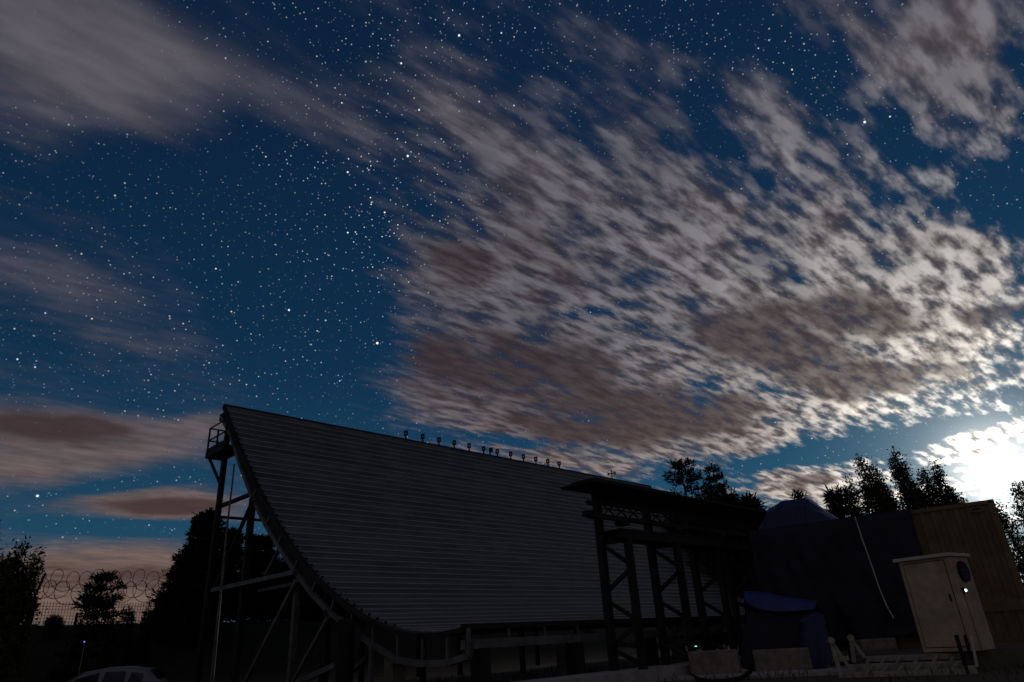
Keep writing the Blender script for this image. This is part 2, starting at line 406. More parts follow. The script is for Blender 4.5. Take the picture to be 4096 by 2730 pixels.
# ------------------------------------------------------------------ the parabolic trough reflector
prof_px = [(905, 1631), (940, 1700), (985, 1830), (1040, 1950), (1090, 2040), (1150, 2140), (1200, 2210), (1270, 2290), (1350, 2370),
           (1420, 2425), (1500, 2475), (1600, 2520), (1660, 2533), (1720, 2532), (1800, 2515), (1855, 2501)]
pr = [plane(x, y, PL, dax) for x, y in prof_px]
ps = np.array([ts(X)[1] for X in pr]); pz = np.array([X[2] for X in pr])
pc = np.polyfit(ps, pz, 4)
ss = np.linspace(ps[0], 0, 400); zs = np.polyval(pc, ss)
arc = np.concatenate([[0], np.cumsum(np.hypot(np.diff(ss), np.diff(zs)))])
def pat(a): return np.interp(a, arc, ss), np.interp(a, arc, zs)
def ptan(a):
    s0, z0 = pat(max(0, a-0.05)); s1, z1 = pat(min(arc[-1], a+0.05)); v = np.array([s1-s0, z1-z0]); return v/np.linalg.norm(v)
REFL_LEN = 41.0*SC
refl = Thing('trough_antenna', 'huge curved trough antenna of horizontal metal slats on a steel frame with a railed platform', 'antenna', W(0, -9, 0))
def sw(t, sz): return W(t, sz[0], sz[1])
NSL = 46
step = arc[-1]/NSL
for i in range(NSL):
    a0, a1 = i*step+0.012, (i+1)*step-0.012
    m = MB(); c = []
    for a in np.linspace(a0, a1, 3):
        p = np.array(pat(a)); tg = ptan(a); nrm = np.array([-tg[1], tg[0]])      # towards the open side
        c.append((p, nrm))
    up = [p for p, n in c]; lo = [p-n*0.03 for p, n in c]
    loop = up+lo[::-1]; k = len(loop)
    vs = [sw(0.0, q) for q in loop]+[sw(REFL_LEN, q) for q in loop]
    fs = [(j, (j+1) % k, k+(j+1) % k, k+j) for j in range(k)]+[tuple(range(k)), tuple(range(2*k-1, k-1, -1))]
    refl.part('slat', m.add(vs, fs), SLAT)
    if i:
        p = np.array(pat(i*step)); tg = ptan(i*step); nrm = np.array([-tg[1], tg[0]])
        w2, h2 = 0.026, 0.022
        q = [p-tg*w2+nrm*0.004, p+tg*w2+nrm*0.004, p+tg*w2*0.8+nrm*h2, p-tg*w2*0.8+nrm*h2]
        vs = [sw(0.01, x) for x in q]+[sw(REFL_LEN-0.01, x) for x in q]
        refl.part('lit_seam_strip', MB().add(vs, [(0, 1, 5, 4), (1, 2, 6, 5), (2, 3, 7, 6), (3, 0, 4, 7), (0, 3, 2, 1), (4, 5, 6, 7)]), BATTEN)
# top edge beam
ptop = np.array(pat(0)); 
refl.part('top_rail', MB().beam(sw(-0.1, ptop+[-0.06, 0.0]), sw(REFL_LEN+0.1, ptop+[-0.06, 0.0]), 0.13, 0.16), DARKSTEEL)
# end ribs: inner flange, web and outer chord
outer_px = [(893, 1668), (932, 1745), (968, 1858), (1018, 1992), (1072, 2100), (1120, 2180), (1185, 2278), (1255, 2372), (1330, 2450), (1415, 2515), (1500, 2580), (1600, 2640), (1700, 2655), (1800, 2652), (1885, 2625), (1893, 2560)]
oc = [np.array([ts(X)[1], X[2]]) for X in (plane(x, y, PL, dax) for x, y in outer_px)]
def rib(t0, t1, detailed):
    """curved end girder between the sheet and its outer chord"""
    m = MB()
    al = np.linspace(0, arc[-1], 44)
    for i in range(43):
        q = []
        for a in (al[i], al[i+1]):
            p = np.array(pat(a)); tg = ptan(a); n = np.array([-tg[1], tg[0]]); q.append((p-n*0.035, p-n*0.14))
        m.hexa([sw(t0, q[0][0]), sw(t1, q[0][0]), sw(t1, q[1][0]), sw(t0, q[1][0]), sw(t0, q[0][1]), sw(t1, q[0][1]), sw(t1, q[1][1]), sw(t0, q[1][1])])
    fl = refl.part('rib_flange', m, DARKSTEEL)
    m = MB()
    for i in range(len(oc)-1):
        m.beam(sw((t0+t1)/2, oc[i]), sw((t0+t1)/2, oc[i+1]+(oc[i+1]-oc[i])*0.02), 0.14, 0.13, side=dax)
    refl.part('rib_chord', m, GALV)
    if detailed:
        # web struts between flange and chord in the deep lower part
        for k, a in ((8, None), (9, None), (10, None), (11, None), (12, None), (13, None), (14, None), (7, None), (6, None), (5, None), (4, None), (3, None)):
            c = oc[k]; dd = np.hypot(ss-c[0], zs-c[1]); j = int(np.argmin(dd)); tgt = np.array([ss[j], zs[j]-0.05])
            if k >= 9: tgt = np.array([c[0], np.interp(c[0], ss, zs)-0.05])
            refl.part('web_strut', MB().beam(sw((t0+t1)/2+0.01, c), sw((t0+t1)/2+0.01, tgt), 0.07, 0.07, side=dax), GALV)
rib(-0.14, -0.005, True); rib(9.0, 9.1, False); rib(18.0, 18.1, False); rib(REFL_LEN+0.005, REFL_LEN+0.12, False)
# plated side of the rib between sheet and chord (upper arc)
m = MB()
for i in range(7):
    pa, pb = oc[i], oc[i+1]
    def near(c):
        j = int(np.argmin(np.hypot(ss-c[0], zs-c[1]))); return np.array([ss[j], zs[j]])
    na, nb = near(pa), near(pb)
    m.hexa([sw(-0.05, pa), sw(-0.05, pb), sw(-0.05, nb), sw(-0.05, na), sw(-0.02, pa), sw(-0.02, pb), sw(-0.02, nb), sw(-0.02, na)])
refl.part('rib_web', m, DARKSTEEL)
# clips along the edge of the sheet
cm = MB().box((-0.03, -0.03, -0.03), (0.06, 0, 0), (0, 0.06, 0), (0, 0, 0.06)).mesh('clip'); fixn(cm); cm.materials.append(DARKSTEEL)
for i in range(4, NSL-6):
    p = np.array(pat(i*step+0.1)); tg = ptan(i*step); n = np.array([-tg[1], tg[0]])
    refl.inst('clip', cm, sw(0.02, p+n*0.03), rot=(0, 0, -math.radians(44)))
# front lip girder along the trough
lz0 = zs[-1]
refl.part('lip_rail', MB().beam(W(-0.1, 0.05, lz0-0.02), W(REFL_LEN, 0.05, lz0-0.02), 0.10, 0.12), DARKSTEEL)
lzb = plane(1893, 2568, W(0, 0.1, 0), dax)[2]
refl.part('lip_beam', MB().beam(W(-0.1, 0.06, lzb-0.05), W(REFL_LEN, 0.06, lzb-0.05), 0.16, 0.20), GALV)
for t in np.arange(0.08, REFL_LEN, 1.30):
    refl.part('lip_post', MB().beam(W(t, 0.05, lzb+0.04), W(t, 0.05, lz0-0.06), 0.06, 0.07, side=dax), GALV)
for t in np.arange(0.5, REFL_LEN, 3.4):
    refl.part('pier', MB().box(W(t-0.16, -0.20, -0.3), dax*0.32, eax*0.36, (0, 0, lzb-0.14+0.3)), DARKSTEEL)
for t in np.arange(0.5, REFL_LEN, 6.8):
    refl.part('pier', MB().box(W(t-0.2, -3.6, -0.3), dax*0.4, eax*0.4, (0, 0, 1.25)), CONC)
# backing purlins that keep the slats on the ribs
for a in np.linspace(0.6, arc[-1]-0.4, 9):
    p = np.array(pat(a)); tg = ptan(a); n = np.array([-tg[1], tg[0]]); q = p-n*0.085
    refl.part('purlin', MB().beam(sw(0.1, q), sw(REFL_LEN-0.1, q), 0.09, 0.10), DARKSTEEL)

def pt0(x, y, t=0.0): return plane(x, y, W(t, 0, 0), dax)
def post_down(x, y, t, w, m=GALV, top_up=0.0, z0=-0.5):
    X = pt0(x, y, t); tt, s0 = ts(X)
    return refl.part('post', MB().beam(W(t, s0, z0), W(t, s0, X[2]+top_up), w, w, side=dax), m), s0, X[2]
_, S1, Z1 = post_down(912, 1722, -0.07, 0.19, DARKSTEEL)
post_down(1012, 1992, -0.07, 0.20, DARKSTEEL)
post_down(1190, 2320, -0.07, 0.17)
post_down(1312, 2440, -0.07, 0.16, DARKSTEEL)
post_down(1486, 2590, -0.30, 0.10)
# rear frame a bay further along
for s_ in (S1, ts(pt0(1012, 1992))[1], ts(pt0(1190, 2320))[1]):
    j = float(np.interp(s_, ss, zs))
    for t in (5.0, 10.0, 18.0):
        refl.part('post', MB().beam(W(t, s_, -0.6), W(t, s_, min(j-(1.6 if s_ == S1 else 0.45), Z1)), 0.16, 0.16, side=dax), DARKSTEEL)
def br(p, q, w, t=-0.07, t2=None, m=GALV, name='brace'):
    return refl.part(name, MB().beam(pt0(*p, t), pt0(*q, t if t2 is None else t2), w, w, side=dax), m)
br((882, 2026), (1010, 1975), 0.13, 0.03, m=DARKSTEEL, name='tie_beam')
br((1010, 2005), (855, 2362), 0.11, -0.20, m=DARKSTEEL)
br((850, 2362), (1178, 2290), 0.14, -0.22, name='tie_beam')
br((1035, 2364), (1180, 2336), 0.11, 0.6, name='tie_beam')
br((1187, 2322), (975, 2740), 0.12, -0.20)
br((1312, 2472), (1170, 2730), 0.10, -0.20)
br((1117, 2195), (1060, 2304), 0.09, 0.4)
br((1190, 2732), (1345, 2660), 0.14, -0.35)
br((1440, 2530), (1600, 2652), 0.14, 0.35, m=GALV)
br((1400, 2690), (1470, 2630), 0.12, 0.2)
p0 = W(-0.02, S1, 0); zb = pt0(889, 2064)[2]
refl.part('tie_beam', MB().beam(W(0.03, S1, zb), W(5.0, S1, zb), 0.09, 0.10), DARKSTEEL)
# slim riser pipe beside the tall post
q0, q1 = pt0(938, 1858, -0.3), pt0(846, 2740, -0.3)
refl.part('riser_pipe', MB().tube([q0, pt0(905, 2140, -0.3), pt0(884, 2362, -0.3), q1], [0.035, 0.035, 0.045, 0.075], 8), GALV)
# outrigger from post to platform
br((834, 1826), (884, 1945), 0.09, -0.4, -0.07, m=DARKSTEEL)
# service platform with railing
ZD = pt0(905, 1800)[2]
kx = atz(822, 1815, ZD); kt, ks = ts(kx)
e2 = ts(atz(893, 1775, ZD))[1]
t1_ = 0.35
dk = MB()
dk.box(W(kt, ks, ZD-0.22), dax*(t1_-kt), eax*(e2-ks), (0, 0, 0.22))
deck = refl.part('platform_deck', dk, DARKSTEEL)
def rail_post(t, s): refl.part('rail_post', MB().beam(W(t, s, ZD), W(t, s, ZD+1.12), 0.06, 0.06, side=dax), DARKSTEEL, parent=deck)
for t in (kt+0.05, (kt+t1_)/2, t1_-0.05): rail_post(t, ks+0.04)
rail_post(kt+0.05, e2-0.04)
for h in (0.55, 1.10):
    refl.part('rail', MB().beam(W(kt+0.05, ks+0.04, ZD+h), W(t1_-0.05, ks+0.04, ZD+h), 0.05, 0.05), DARKSTEEL, parent=deck)
    refl.part('rail', MB().beam(W(kt+0.05, ks+0.04, ZD+h), W(kt+0.05, e2-0.04, ZD+h), 0.045, 0.045), DARKSTEEL, parent=deck)
refl.part('toe_board', MB().beam(W(kt+0.02, ks+0.02, ZD+0.09), W(t1_, ks+0.02, ZD+0.09), 0.03, 0.16), DARKSTEEL, parent=deck)
refl.part('toe_board', MB().beam(W(kt+0.02, ks+0.02, ZD+0.09), W(kt+0.02, e2, ZD+0.09), 0.03, 0.16), DARKSTEEL, parent=deck)
# bracket box at the top corner
X = pt0(893, 1668); t_, s_ = ts(X)
refl.part('corner_bracket', MB().box(W(-0.1, s_-0.16, X[2]-0.18), dax*0.3, eax*0.42, (0, 0, 0.30)), DARKSTEEL)

# ribbed column standing before the rib
X = atd(1378, 2700, ts(pt0(1378, 2600))[0]+math.hypot(*pt0(1378, 2600)[:2])-0.9); X[2] = gh(X[0], X[1])
rc = Thing('ribbed_column', 'dark ribbed round column under the curved end girder of the antenna', 'column', X)
topz = atd(1378, 2478, math.hypot(X[0], X[1]))[2]; rad = 0.24
rc.part('shaft', MB().tube([X+(0, 0, -0.3), X+(0, 0, topz-X[2])], rad*0.9, 16), DARKSTEEL, smooth=False)
rm = MB().tube([(0, 0, 0), (0, 0, 0.03)], rad*1.06, 16).mesh('ring'); fixn(rm); rm.materials.append(DARKSTEEL)
for i in range(int((topz-X[2])/0.075)): rc.inst('ring', rm, X+(0, 0, 0.04+i*0.075))

# ------------------------------------------------------------------ marker plates along the top edge
mk_px = [372, 570, 762, 942, 1118, 1288, None, 1450, 1608, 1758, 1905, 2046, 2180]
def top_at(px):      # t along the top edge at photo column px
    lo, hi = 0, REFL_LEN
    for _ in range(50):
        mid = (lo+hi)/2; q = sw(mid, ptop)-CAM; x = PW/2+FPX*(q@_R)/(q@_F)
        lo, hi = (mid, hi) if x < px else (lo, mid)
    return lo
pm = MB()   # square plate with a hole, in local x (along) and z
hs, R1, nseg = 0.235, 0.075, 16
ring, sq = [], []
for k in range(nseg):
    a = 2*math.pi*k/nseg; c_, s_ = math.cos(a), math.sin(a); k_ = hs/max(abs(c_), abs(s_))
    ring.append((R1*c_, R1*s_)); sq.append((k_*c_, k_*s_*1.2))
vs = [(x, y, z) for y in (-0.02, 0.02) for (x, z) in ring+sq]
n2 = 2*nseg; fs = []
for k in range(nseg):
    k1 = (k+1) % nseg
    fs += [(k, k1, nseg+k1, nseg+k), (n2+k, n2+nseg+k, n2+nseg+k1, n2+k1), (k, n2+k, n2+k1, k1), (nseg+k, nseg+k1, n2+nseg+k1, n2+nseg+k)]
plate_me = MB().add(vs, fs).mesh('plate'); fixn(plate_me); plate_me.materials.append(BLACK)
stem_me = MB().box((-0.07, -0.03, -0.02), (0.14, 0, 0), (0, 0.06, 0), (0, 0, 0.42)).mesh('stem'); fixn(stem_me); stem_me.materials.append(DARKSTEEL)
yaw = math.radians(-20)
for i, px in enumerate(mk_px):
    solid = px is None
    ords = ['first', 'second', 'third', 'fourth', 'fifth', 'sixth']
    lab = '' if solid else f"{ords[(5-i) if i < 6 else (i-7)]} holed square plate from the solid plate, on its {'platform' if i < 6 else 'wind gauge'} side"
    x = 1500+(1365 if solid else px)*0.34
    t = top_at(x); base = sw(t, ptop+[-0.06, 0.078])
    if solid:
        th = Thing('solid_plate', 'solid dark square plate without a hole among the holed plates on the antenna edge', 'plate', base)
        sp = MB().box((-0.06, -0.02, 0.18), (0.24, 0, 0), (0, 0.04, 0), (0, 0, 0.27)).mesh('plate'); fixn(sp); sp.materials.append(BLACK)
        pl = th.inst('plate', sp, base, (0, 0, yaw))
    else:
        th = Thing('marker_plate', lab, 'plate', base, 'holed marker plates along the antenna top edge')
        th.inst('plate', plate_me, base+(0, 0, 0.33), (0, 0, yaw), scale=(0.5, 0.6, 0.5))
    th.inst('stem', stem_me, base, (0, 0, yaw), scale=(0.6, 0.6, 0.5))
t = top_at(2452); base = sw(t, ptop+[-0.06, 0.078])
th = Thing('wind_gauge', 'tiny cross-armed wind gauge on the antenna edge above the roofed gantry', 'gauge', base)
th.part('mast', MB().tube([base, base+(0, 0, 0.62)], 0.035, 6), DARKSTEEL)
th.part('cross_arm', MB().tube([base+(-0.22, 0.15, 0.36), base+(0.22, -0.15, 0.36)], 0.03, 6), DARKSTEEL)
for sx in (-1, 1): th.part('cup', MB().tube([base+(0.22*sx, -0.15*sx, 0.28), base+(0.22*sx, -0.15*sx, 0.44)], 0.06, 6), BLACK)

# ------------------------------------------------------------------ roofed feed gantry
G = Thing('feed_gantry', 'dark steel gantry with flat roof, zigzag braced column pairs and a lattice feed line', 'gantry', W(15, -4, 0))
SC0 = SC; KG = 0.72                                                                 # the gantry stands in front of the lip, so it is nearer and smaller
_pd, _pe = float(PL[:2]@dax[:2]), float(PL[:2]@eax[:2])
def gt(t): return KG*t*SC0+(KG-1)*_pd
def gs(s): return KG*s*SC0+(KG-1)*_pe
def gz_(z): return EYE+KG*(z*SC0-EYE)
SA, SB = gs(-5.31), gs(-3.96)
RZ, MZ = gz_(8.25), gz_(6.2)
GB = gz_(0.0)                                                             # top of its plinth
TA = [gt(v) for v in (13.83, 18.2, 22.4, 26.3, 30.2)]
r0, r1 = gt(11.25), gt(36)
cw = 0.27*KG
SC = SC*KG
G.part('roof', MB().box(W(r0, gs(-5.45), RZ), dax*(r1-r0), eax*(2.1*SC), (0, 0, 0.06)), DARKSTEEL)
G.part('roof_cover', MB().box(W(r0+0.1, gs(-4.9), RZ+0.062), dax*(5.6*KG), eax*(1.4*SC), (0, 0, 0.07)), DARKSTEEL)
G.part('eaves_beam', MB().beam(W(TA[0]-0.1, SA, RZ-0.10), W(r1, SA, RZ-0.10), 0.14, 0.19), DARKSTEEL)
G.part('deck_beam', MB().beam(W(TA[0]-0.15, SB, MZ-0.10), W(r1, SB, MZ-0.10), 0.19, 0.20), DARKSTEEL)
G.part('deck_beam', MB().beam(W(TA[0]-0.15, SA+0.18, MZ-0.11), W(r1, SA+0.18, MZ-0.11), 0.14, 0.17), DARKSTEEL)
G.part('deck_plate', MB().box(W(TA[0]-0.18, SA+0.12, MZ+0.003), dax*(r1-TA[0]), eax*(SB-SA), (0, 0, 0.045)), DARKSTEEL)
for i, t in enumerate(TA):
    tb = t+0.42*SC
    G.part('column', MB().beam(W(t, SA, GB-0.05), W(t, SA, RZ-0.002), cw, cw, side=dax), DARKSTEEL)
    G.part('column', MB().beam(W(tb, SB, GB-0.05), W(tb, SB, MZ-0.003), cw*0.92, cw*0.92, side=dax), DARKSTEEL)
    G.part('cross_beam', MB().beam(W(t, SA, MZ-0.22), W(tb, SB, MZ-0.22), 0.12, 0.14), DARKSTEEL)
    # zigzag
    zz_ = [(SA, gz_(5.75), SB, gz_(4.62)), (SB, gz_(4.45), SA, gz_(3.45)), (SA, gz_(3.1), SB, gz_(2.1)), (SB, gz_(1.95), SA, gz_(1.05)), (SA, gz_(0.95), SB, gz_(0.2))]
    for (s0, z0, s1, z1) in zz_:
        f0 = lambda s: t if s == SA else tb
        G.part('brace', MB().beam(W(f0(s0), s0, z0), W(f0(s1), s1, z1), 0.095, 0.095, side=dax), DARKSTEEL)
# hanging feed line: lattice box girder with end drum
G.part('plinth', MB().box(W(r0-2.2, SA-0.25, -0.3), dax*(r1-r0+2.2), eax*(SB-SA+0.43), (0, 0, GB+0.3)), CONCL)
zf0, zf1 = gz_(7.02), gz_(7.6)
fs0 = SA+0.12
FL = G.part('feed_line', MB().beam(W(r0+0.7, fs0+0.25, zf0-0.04), W(r1, fs0+0.25, zf0-0.04), 0.18, 0.12), DARKSTEEL)
G.part('feed_chord', MB().beam(W(r0+1.1, fs0+0.25, zf1), W(r1, fs0+0.25, zf1), 0.09, 0.075), DARKSTEEL, parent=FL)
G.part('end_drum', MB().tube([W(r0+0.40, fs0+0.25, zf0-0.02), W(r0+0.75, fs0+0.25, zf0-0.02)], [0.10, 0.12], 12), BLACK, parent=FL)
G.part('end_stub', MB().beam(W(r0+0.55, fs0+0.25, zf1-0.02), W(r0+1.1, fs0+0.25, zf1-0.02), 0.09, 0.11), BLACK, parent=FL)
zmid = (zf0+zf1)/2+0.03
G.part('feed_chord', MB().beam(W(r0+1.1, fs0+0.25, zmid), W(r1, fs0+0.25, zmid), 0.035, 0.035), DARKSTEEL, parent=FL)
t = r0+1.2; k = 0
while t < r1-6:
    a, b = (zf0, zmid) if k % 2 == 0 else (zmid, zf0)
    G.part('lattice_bar', MB().beam(W(t, fs0+0.25, a), W(t+0.30, fs0+0.25, b), 0.035, 0.035), DARKSTEEL, parent=FL)
    G.part('lattice_bar', MB().beam(W(t, fs0+0.25, zmid if k % 2 else zf1), W(t+0.30, fs0+0.25, zf1 if k % 2 else zmid), 0.035, 0.035), DARKSTEEL, parent=FL)
    if k % 4 == 0: G.part('hanger', MB().beam(W(t, fs0+0.25, zf1), W(t, fs0+0.25, RZ+0.01), 0.045, 0.045, side=dax), DARKSTEEL, parent=FL) if (k % 12 == 0) else None
    t += 0.30; k += 1
for t in np.arange(r0+1.9, r1-1.5, 2.8): G.part('feed_box', MB().box(W(t, fs0+0.11, zf0-0.22), dax*0.36, eax*0.28, (0, 0, 0.13)), BLACK, parent=FL)
# cable stay at the far bay
G.part('stay_cable', MB().tube([W(TA[3]-0.1, SB, gz_(5.4)), W(TA[4], SB, gz_(2.2))], 0.018, 5), DARKSTEEL)
X = atz(2785, 2586, 0.75)
X = plane(2785, 2586, W(0, SB+0.12, 0), eax)
led = mat('green_status_light', (0.1, 0.5, 0.3), 0.3, emit=((0.25, 1.0, 0.6), 2.0))
lb = G.part('status_box', MB().box(X+dax*-0.06+(0, 0, -0.08), dax*0.12, -eax*0.10, (0, 0, 0.07)), BLACK)
G.part('status_light', MB().box(X+dax*-0.03+(0, 0, -0.009), dax*0.06, -eax*0.03, (0, 0, 0.018)), led, parent=lb)
G.part('box_arm', MB().beam(X-eax*0.06+(0, 0, -0.055), W(ts(X)[0]+0.5, SB, X[2]-0.055), 0.05, 0.05), DARKSTEEL, parent=lb)

SC = SC0
# ------------------------------------------------------------------ shipping container and tarpaulins
CZ = EYE+2.8
ca = atz(3972, 1997, CZ); cb = atz(3060, 2122, CZ)
cl = ca-cb; CLEN = np.linalg.norm(cl); cx_ = cl/CLEN                         # along the long side, left to right
cn = np.array([-cx_[1], cx_[0], 0])                                            # into the container, away from the camera
CH, CWD = 2.59, 2.44; CB = CZ-CH
C0 = np.array([cb[0], cb[1], CB])
ct = Thing('shipping_container', 'olive brown corrugated shipping container with pale corner castings, half under blue tarpaulin', 'container', C0*[1, 1, 0])
def Cp(u, v, h): return C0+cx_*u+cn*v+ZUP*h
def corr(p, ax, L_, h0, h1, outn, n):
    """corrugated sheet"""
    vs, fs = [], []; seq = []
    w = L_/n
    for i in range(n): seq += [(i*w, 0), (i*w+w*0.35, 0), (i*w+w*0.5, 0.036), (i*w+w*0.85, 0.036)]
    seq.append((L_, 0))
    for (u, o) in seq:
        b_ = p+ax*u+outn*(-o); vs += [b_+ZUP*h0, b_+ZUP*h1]
    for i in range(len(seq)-1): fs.append((2*i, 2*i+2, 2*i+3, 2*i+1))
    return MB().add(vs, fs)
ct.part('side_wall', corr(Cp(0.13, 0.03, 0), cx_, CLEN-0.26, 0.15, CH-0.10, -cn, 21), CONT, fix=False)
ct.part('end_wall', corr(Cp(CLEN-0.03, 0.13, 0), cn, CWD-0.26, 0.15, CH-0.10, cx_, 8), CONT, fix=False)
ct.part('end_wall', corr(Cp(0.03, 0.13, 0), cn, CWD-0.26, 0.15, CH-0.10, -cx_, 8), CONT, fix=False)
ct.part('roof', MB().box(Cp(0.1, 0.1, CH-0.06), cx_*(CLEN-0.2), cn*(CWD-0.2), ZUP*0.045), CONT)
ct.part('floor', MB().box(Cp(0.1, 0.1, 0.05), cx_*(CLEN-0.2), cn*(CWD-0.2), ZUP*0.12), DARKSTEEL)
for v in (0, CWD-0.06):
    ct.part('top_rail', MB().box(Cp(0.178, v, CH-0.10), cx_*(CLEN-0.356), cn*0.06, ZUP*0.10), CONT)
    ct.part('bottom_rail', MB().box(Cp(0.178, v, 0), cx_*(CLEN-0.356), cn*0.06, ZUP*0.16), CONT)
for u in (0, CLEN-0.06): ct.part('end_rail', MB().box(Cp(u, 0.162, CH-0.115), cx_*0.06, cn*(CWD-0.324), ZUP*0.115), CONT)
for u in (0, CLEN-0.15):
    for v in (0, CWD-0.15):
        ct.part('corner_post', MB().box(Cp(u+0.002, v+0.002, 0.118), cx_*0.146, cn*0.146, ZUP*(CH-0.236)), CONT)
        for h in (0, CH-0.118):
            cs = ct.part('corner_casting', MB().box(Cp(u-0.004 if u == 0 else u-0.024, v-0.004 if v == 0 else v-0.008, h), cx_*0.178, cn*0.162, ZUP*0.118), CASTING)
            if h and v == 0 and u:
                m = MB(); r_ = []
                for k in range(14): a = 2*math.pi*k/14; r_.append((0.055*math.cos(a), 0.026*math.sin(a)))
                cpt = Cp(u-0.024+0.085, -0.006, h+0.058)
                m.add([cpt+cx_*x+ZUP*y for x, y in r_]+[cpt+cx_*x+ZUP*y+cn*0.01 for x, y in r_], [tuple(range(14)), tuple(range(27, 13, -1))]+[(k, (k+1) % 14, 14+(k+1) % 14, 14+k) for k in range(14)])
                ct.part('casting_hole', m, BLACK, parent=cs)
                cpt = Cp(u-0.024+0.180, 0.075, h+0.058); m = MB()
                m.add([cpt+cn*y*0.8+ZUP*x*0.8 for x, y in r_]+[cpt-cx_*0.01+cn*y*0.8+ZUP*x*0.8 for x, y in r_], [tuple(range(14)), tuple(range(27, 13, -1))]+[(k, (k+1) % 14, 14+(k+1) % 14, 14+k) for k in range(14)])
                ct.part('casting_hole', m, BLACK, parent=cs)
# stencilled pale oval marks by the corner (worn lashing rings)
X = plane(3907, 2040, Cp(0, -0.003, 0), cn)
m = MB(); ring = [X-cn*0.004+cx_*(0.14*math.cos(a))+ZUP*(0.065*math.sin(a)*(1 if abs(math.sin(a)) < 0.9 else 0.95)) for a in np.linspace(0, 2*math.pi, 21)]
ct.part('lashing_ring', MB().tube(ring, 0.020, 6, cap=False), CASTING)
X = plane(4012, 2040, Cp(CLEN+0.003, 0, 0), cx_)
ring = [X+cx_*0.02+cn*(0.10*math.cos(a))+ZUP*(0.13*math.sin(a)) for a in np.linspace(0, 2*math.pi, 21)]
ct.part('lashing_ring', MB().tube(ring, 0.020, 6, cap=False), CASTING)
# low base box under the container
bb = Thing('container_base', 'low olive steel base box under the shipping container, behind the cabinet', 'base', C0*[1, 1, 0]+(0, 0, 0.4))
HB = CB-0.405
for v in (0.0, CWD-0.08):
    bb.part('sill', MB().box(Cp(0.01, v, -HB), cx_*(CLEN-0.02), cn*0.08, ZUP*0.14), CONT); bb.part('top_sill', MB().box(Cp(0.01, v, -0.142), cx_*(CLEN-0.02), cn*0.08, ZUP*0.14), CONT)
bb.part('side_sheet', corr(Cp(0.02, 0.03, -HB), cx_, CLEN-0.04, 0.1, HB-0.1, -cn, 21), CONT, fix=False)
bb.part('end_sheet', corr(Cp(CLEN-0.03, 0.02, -HB), cn, CWD-0.04, 0.0, HB-0.003, cx_, 8), CONT, fix=False)
bb.part('end_sheet', corr(Cp(0.03, 0.02, -HB), cn, CWD-0.04, 0.0, HB-0.003, -cx_, 8), CONT, fix=False)

def pn(x, y, seed=0):
    """cheap smooth pseudo noise"""
    return (math.sin(1.7*x+2.3*y+seed)+math.sin(3.1*x-1.9*y+1.3*seed+1)*0.6+math.sin(5.3*x+4.1*y+2.1*seed)*0.35+math.sin(0.6*x-7.7*y+seed*0.7)*0.3)/2.25
# tarpaulin over the left part of the container
ur = ts((0, 0, 0))[0]*0
Xr = plane(3642, 2045, Cp(0, 0, 0), cn); UR = float((Xr-C0)@cx_)
UL = -0.55
tv, tf = [], []
path = []      # across: front bottom -> front top -> roof -> back top -> back bottom
nh = 16
for i in range(nh+1): path.append((-0.06, -0.75+(CH+0.75)*i/nh, 'f'))
for i in range(1, 9): path.append((-0.06+(CWD+0.12)*i/8, CH+0.05, 'r'))
for i in range(1, 9): path.append((CWD+0.06, CH-(CH+0.5)*i/8, 'b'))
nu = 40
for j in range(nu+1):
    u = UL+(UR-UL)*j/nu
    for k, (v, h, c) in enumerate(path):
        w = pn(u*1.5, h*0.7, 3)*0.12+pn(u*4.5+h*1.3, h*0.6, 5)*0.06
        if c == 'f':
            low_ = 1-max(0, h)/CH
            vv = v-0.05-abs(w)*(0.5+1.3*low_)-0.22*low_*(0.6+0.4*math.sin(u*1.7+0.5)); hh = h
            if h >= CH-0.01: hh = CH+0.03; vv = v-0.03
            if k == 0: hh = h+0.18*math.sin(u*2.3)+0.1*math.sin(u*5)
        elif c == 'r': vv = v; hh = h+0.05*w+0.02
        else: vv = v+0.04+abs(w); hh = h
        tv.append(Cp(u, vv, hh))
npth = len(path)
for j in range(nu):
    for k in range(npth-1): tf.append((j*npth+k, (j+1)*npth+k, (j+1)*npth+k+1, j*npth+k+1))
# left end flap
o = len(tv); ne = 8
for k in range(nh+1):
    for q in range(ne+1):
        h = -0.75+(CH+0.78)*k/nh; v = -0.11+(CWD+0.2)*q/ne
        tv.append(Cp(UL-0.01-0.10*(1-max(0, h)/CH)*abs(math.sin(q*1.3))-0.03*pn(v*3, h, 2), v, h))
for k in range(nh):
    for q in range(ne): tf.append((o+k*(ne+1)+q, o+(k+1)*(ne+1)+q, o+(k+1)*(ne+1)+q+1, o+k*(ne+1)+q+1))
tp = single('tarpaulin', MB().add(tv, tf), TARPD, 'dark navy tarpaulin draped over the left half of the olive container', 'tarpaulin', C0*[1, 1, 0], smooth=True)
sd = tp.modifiers.new('thick', 'SOLIDIFY'); sd.thickness = 0.012
# rope down the tarp
a = plane(3420, 2072, Cp(0, -0.40, 0), cn); pts = []
for i, (x, y) in enumerate([(3420, 2070), (3432, 2105), (3450, 2160), (3472, 2222), (3496, 2290), (3520, 2360), (3545, 2420), (3575, 2475)]):
    pts.append(plane(x, y, Cp(0, -0.16-0.055*i, 0), cn))
pts.insert(0, pts[0]+cn*0.5+ZUP*0.03)
single('rope', MB().tube(pts, 0.017, 6), ROPE, 'thin white rope hanging diagonally down the navy tarpaulin', 'rope', pts[-1])
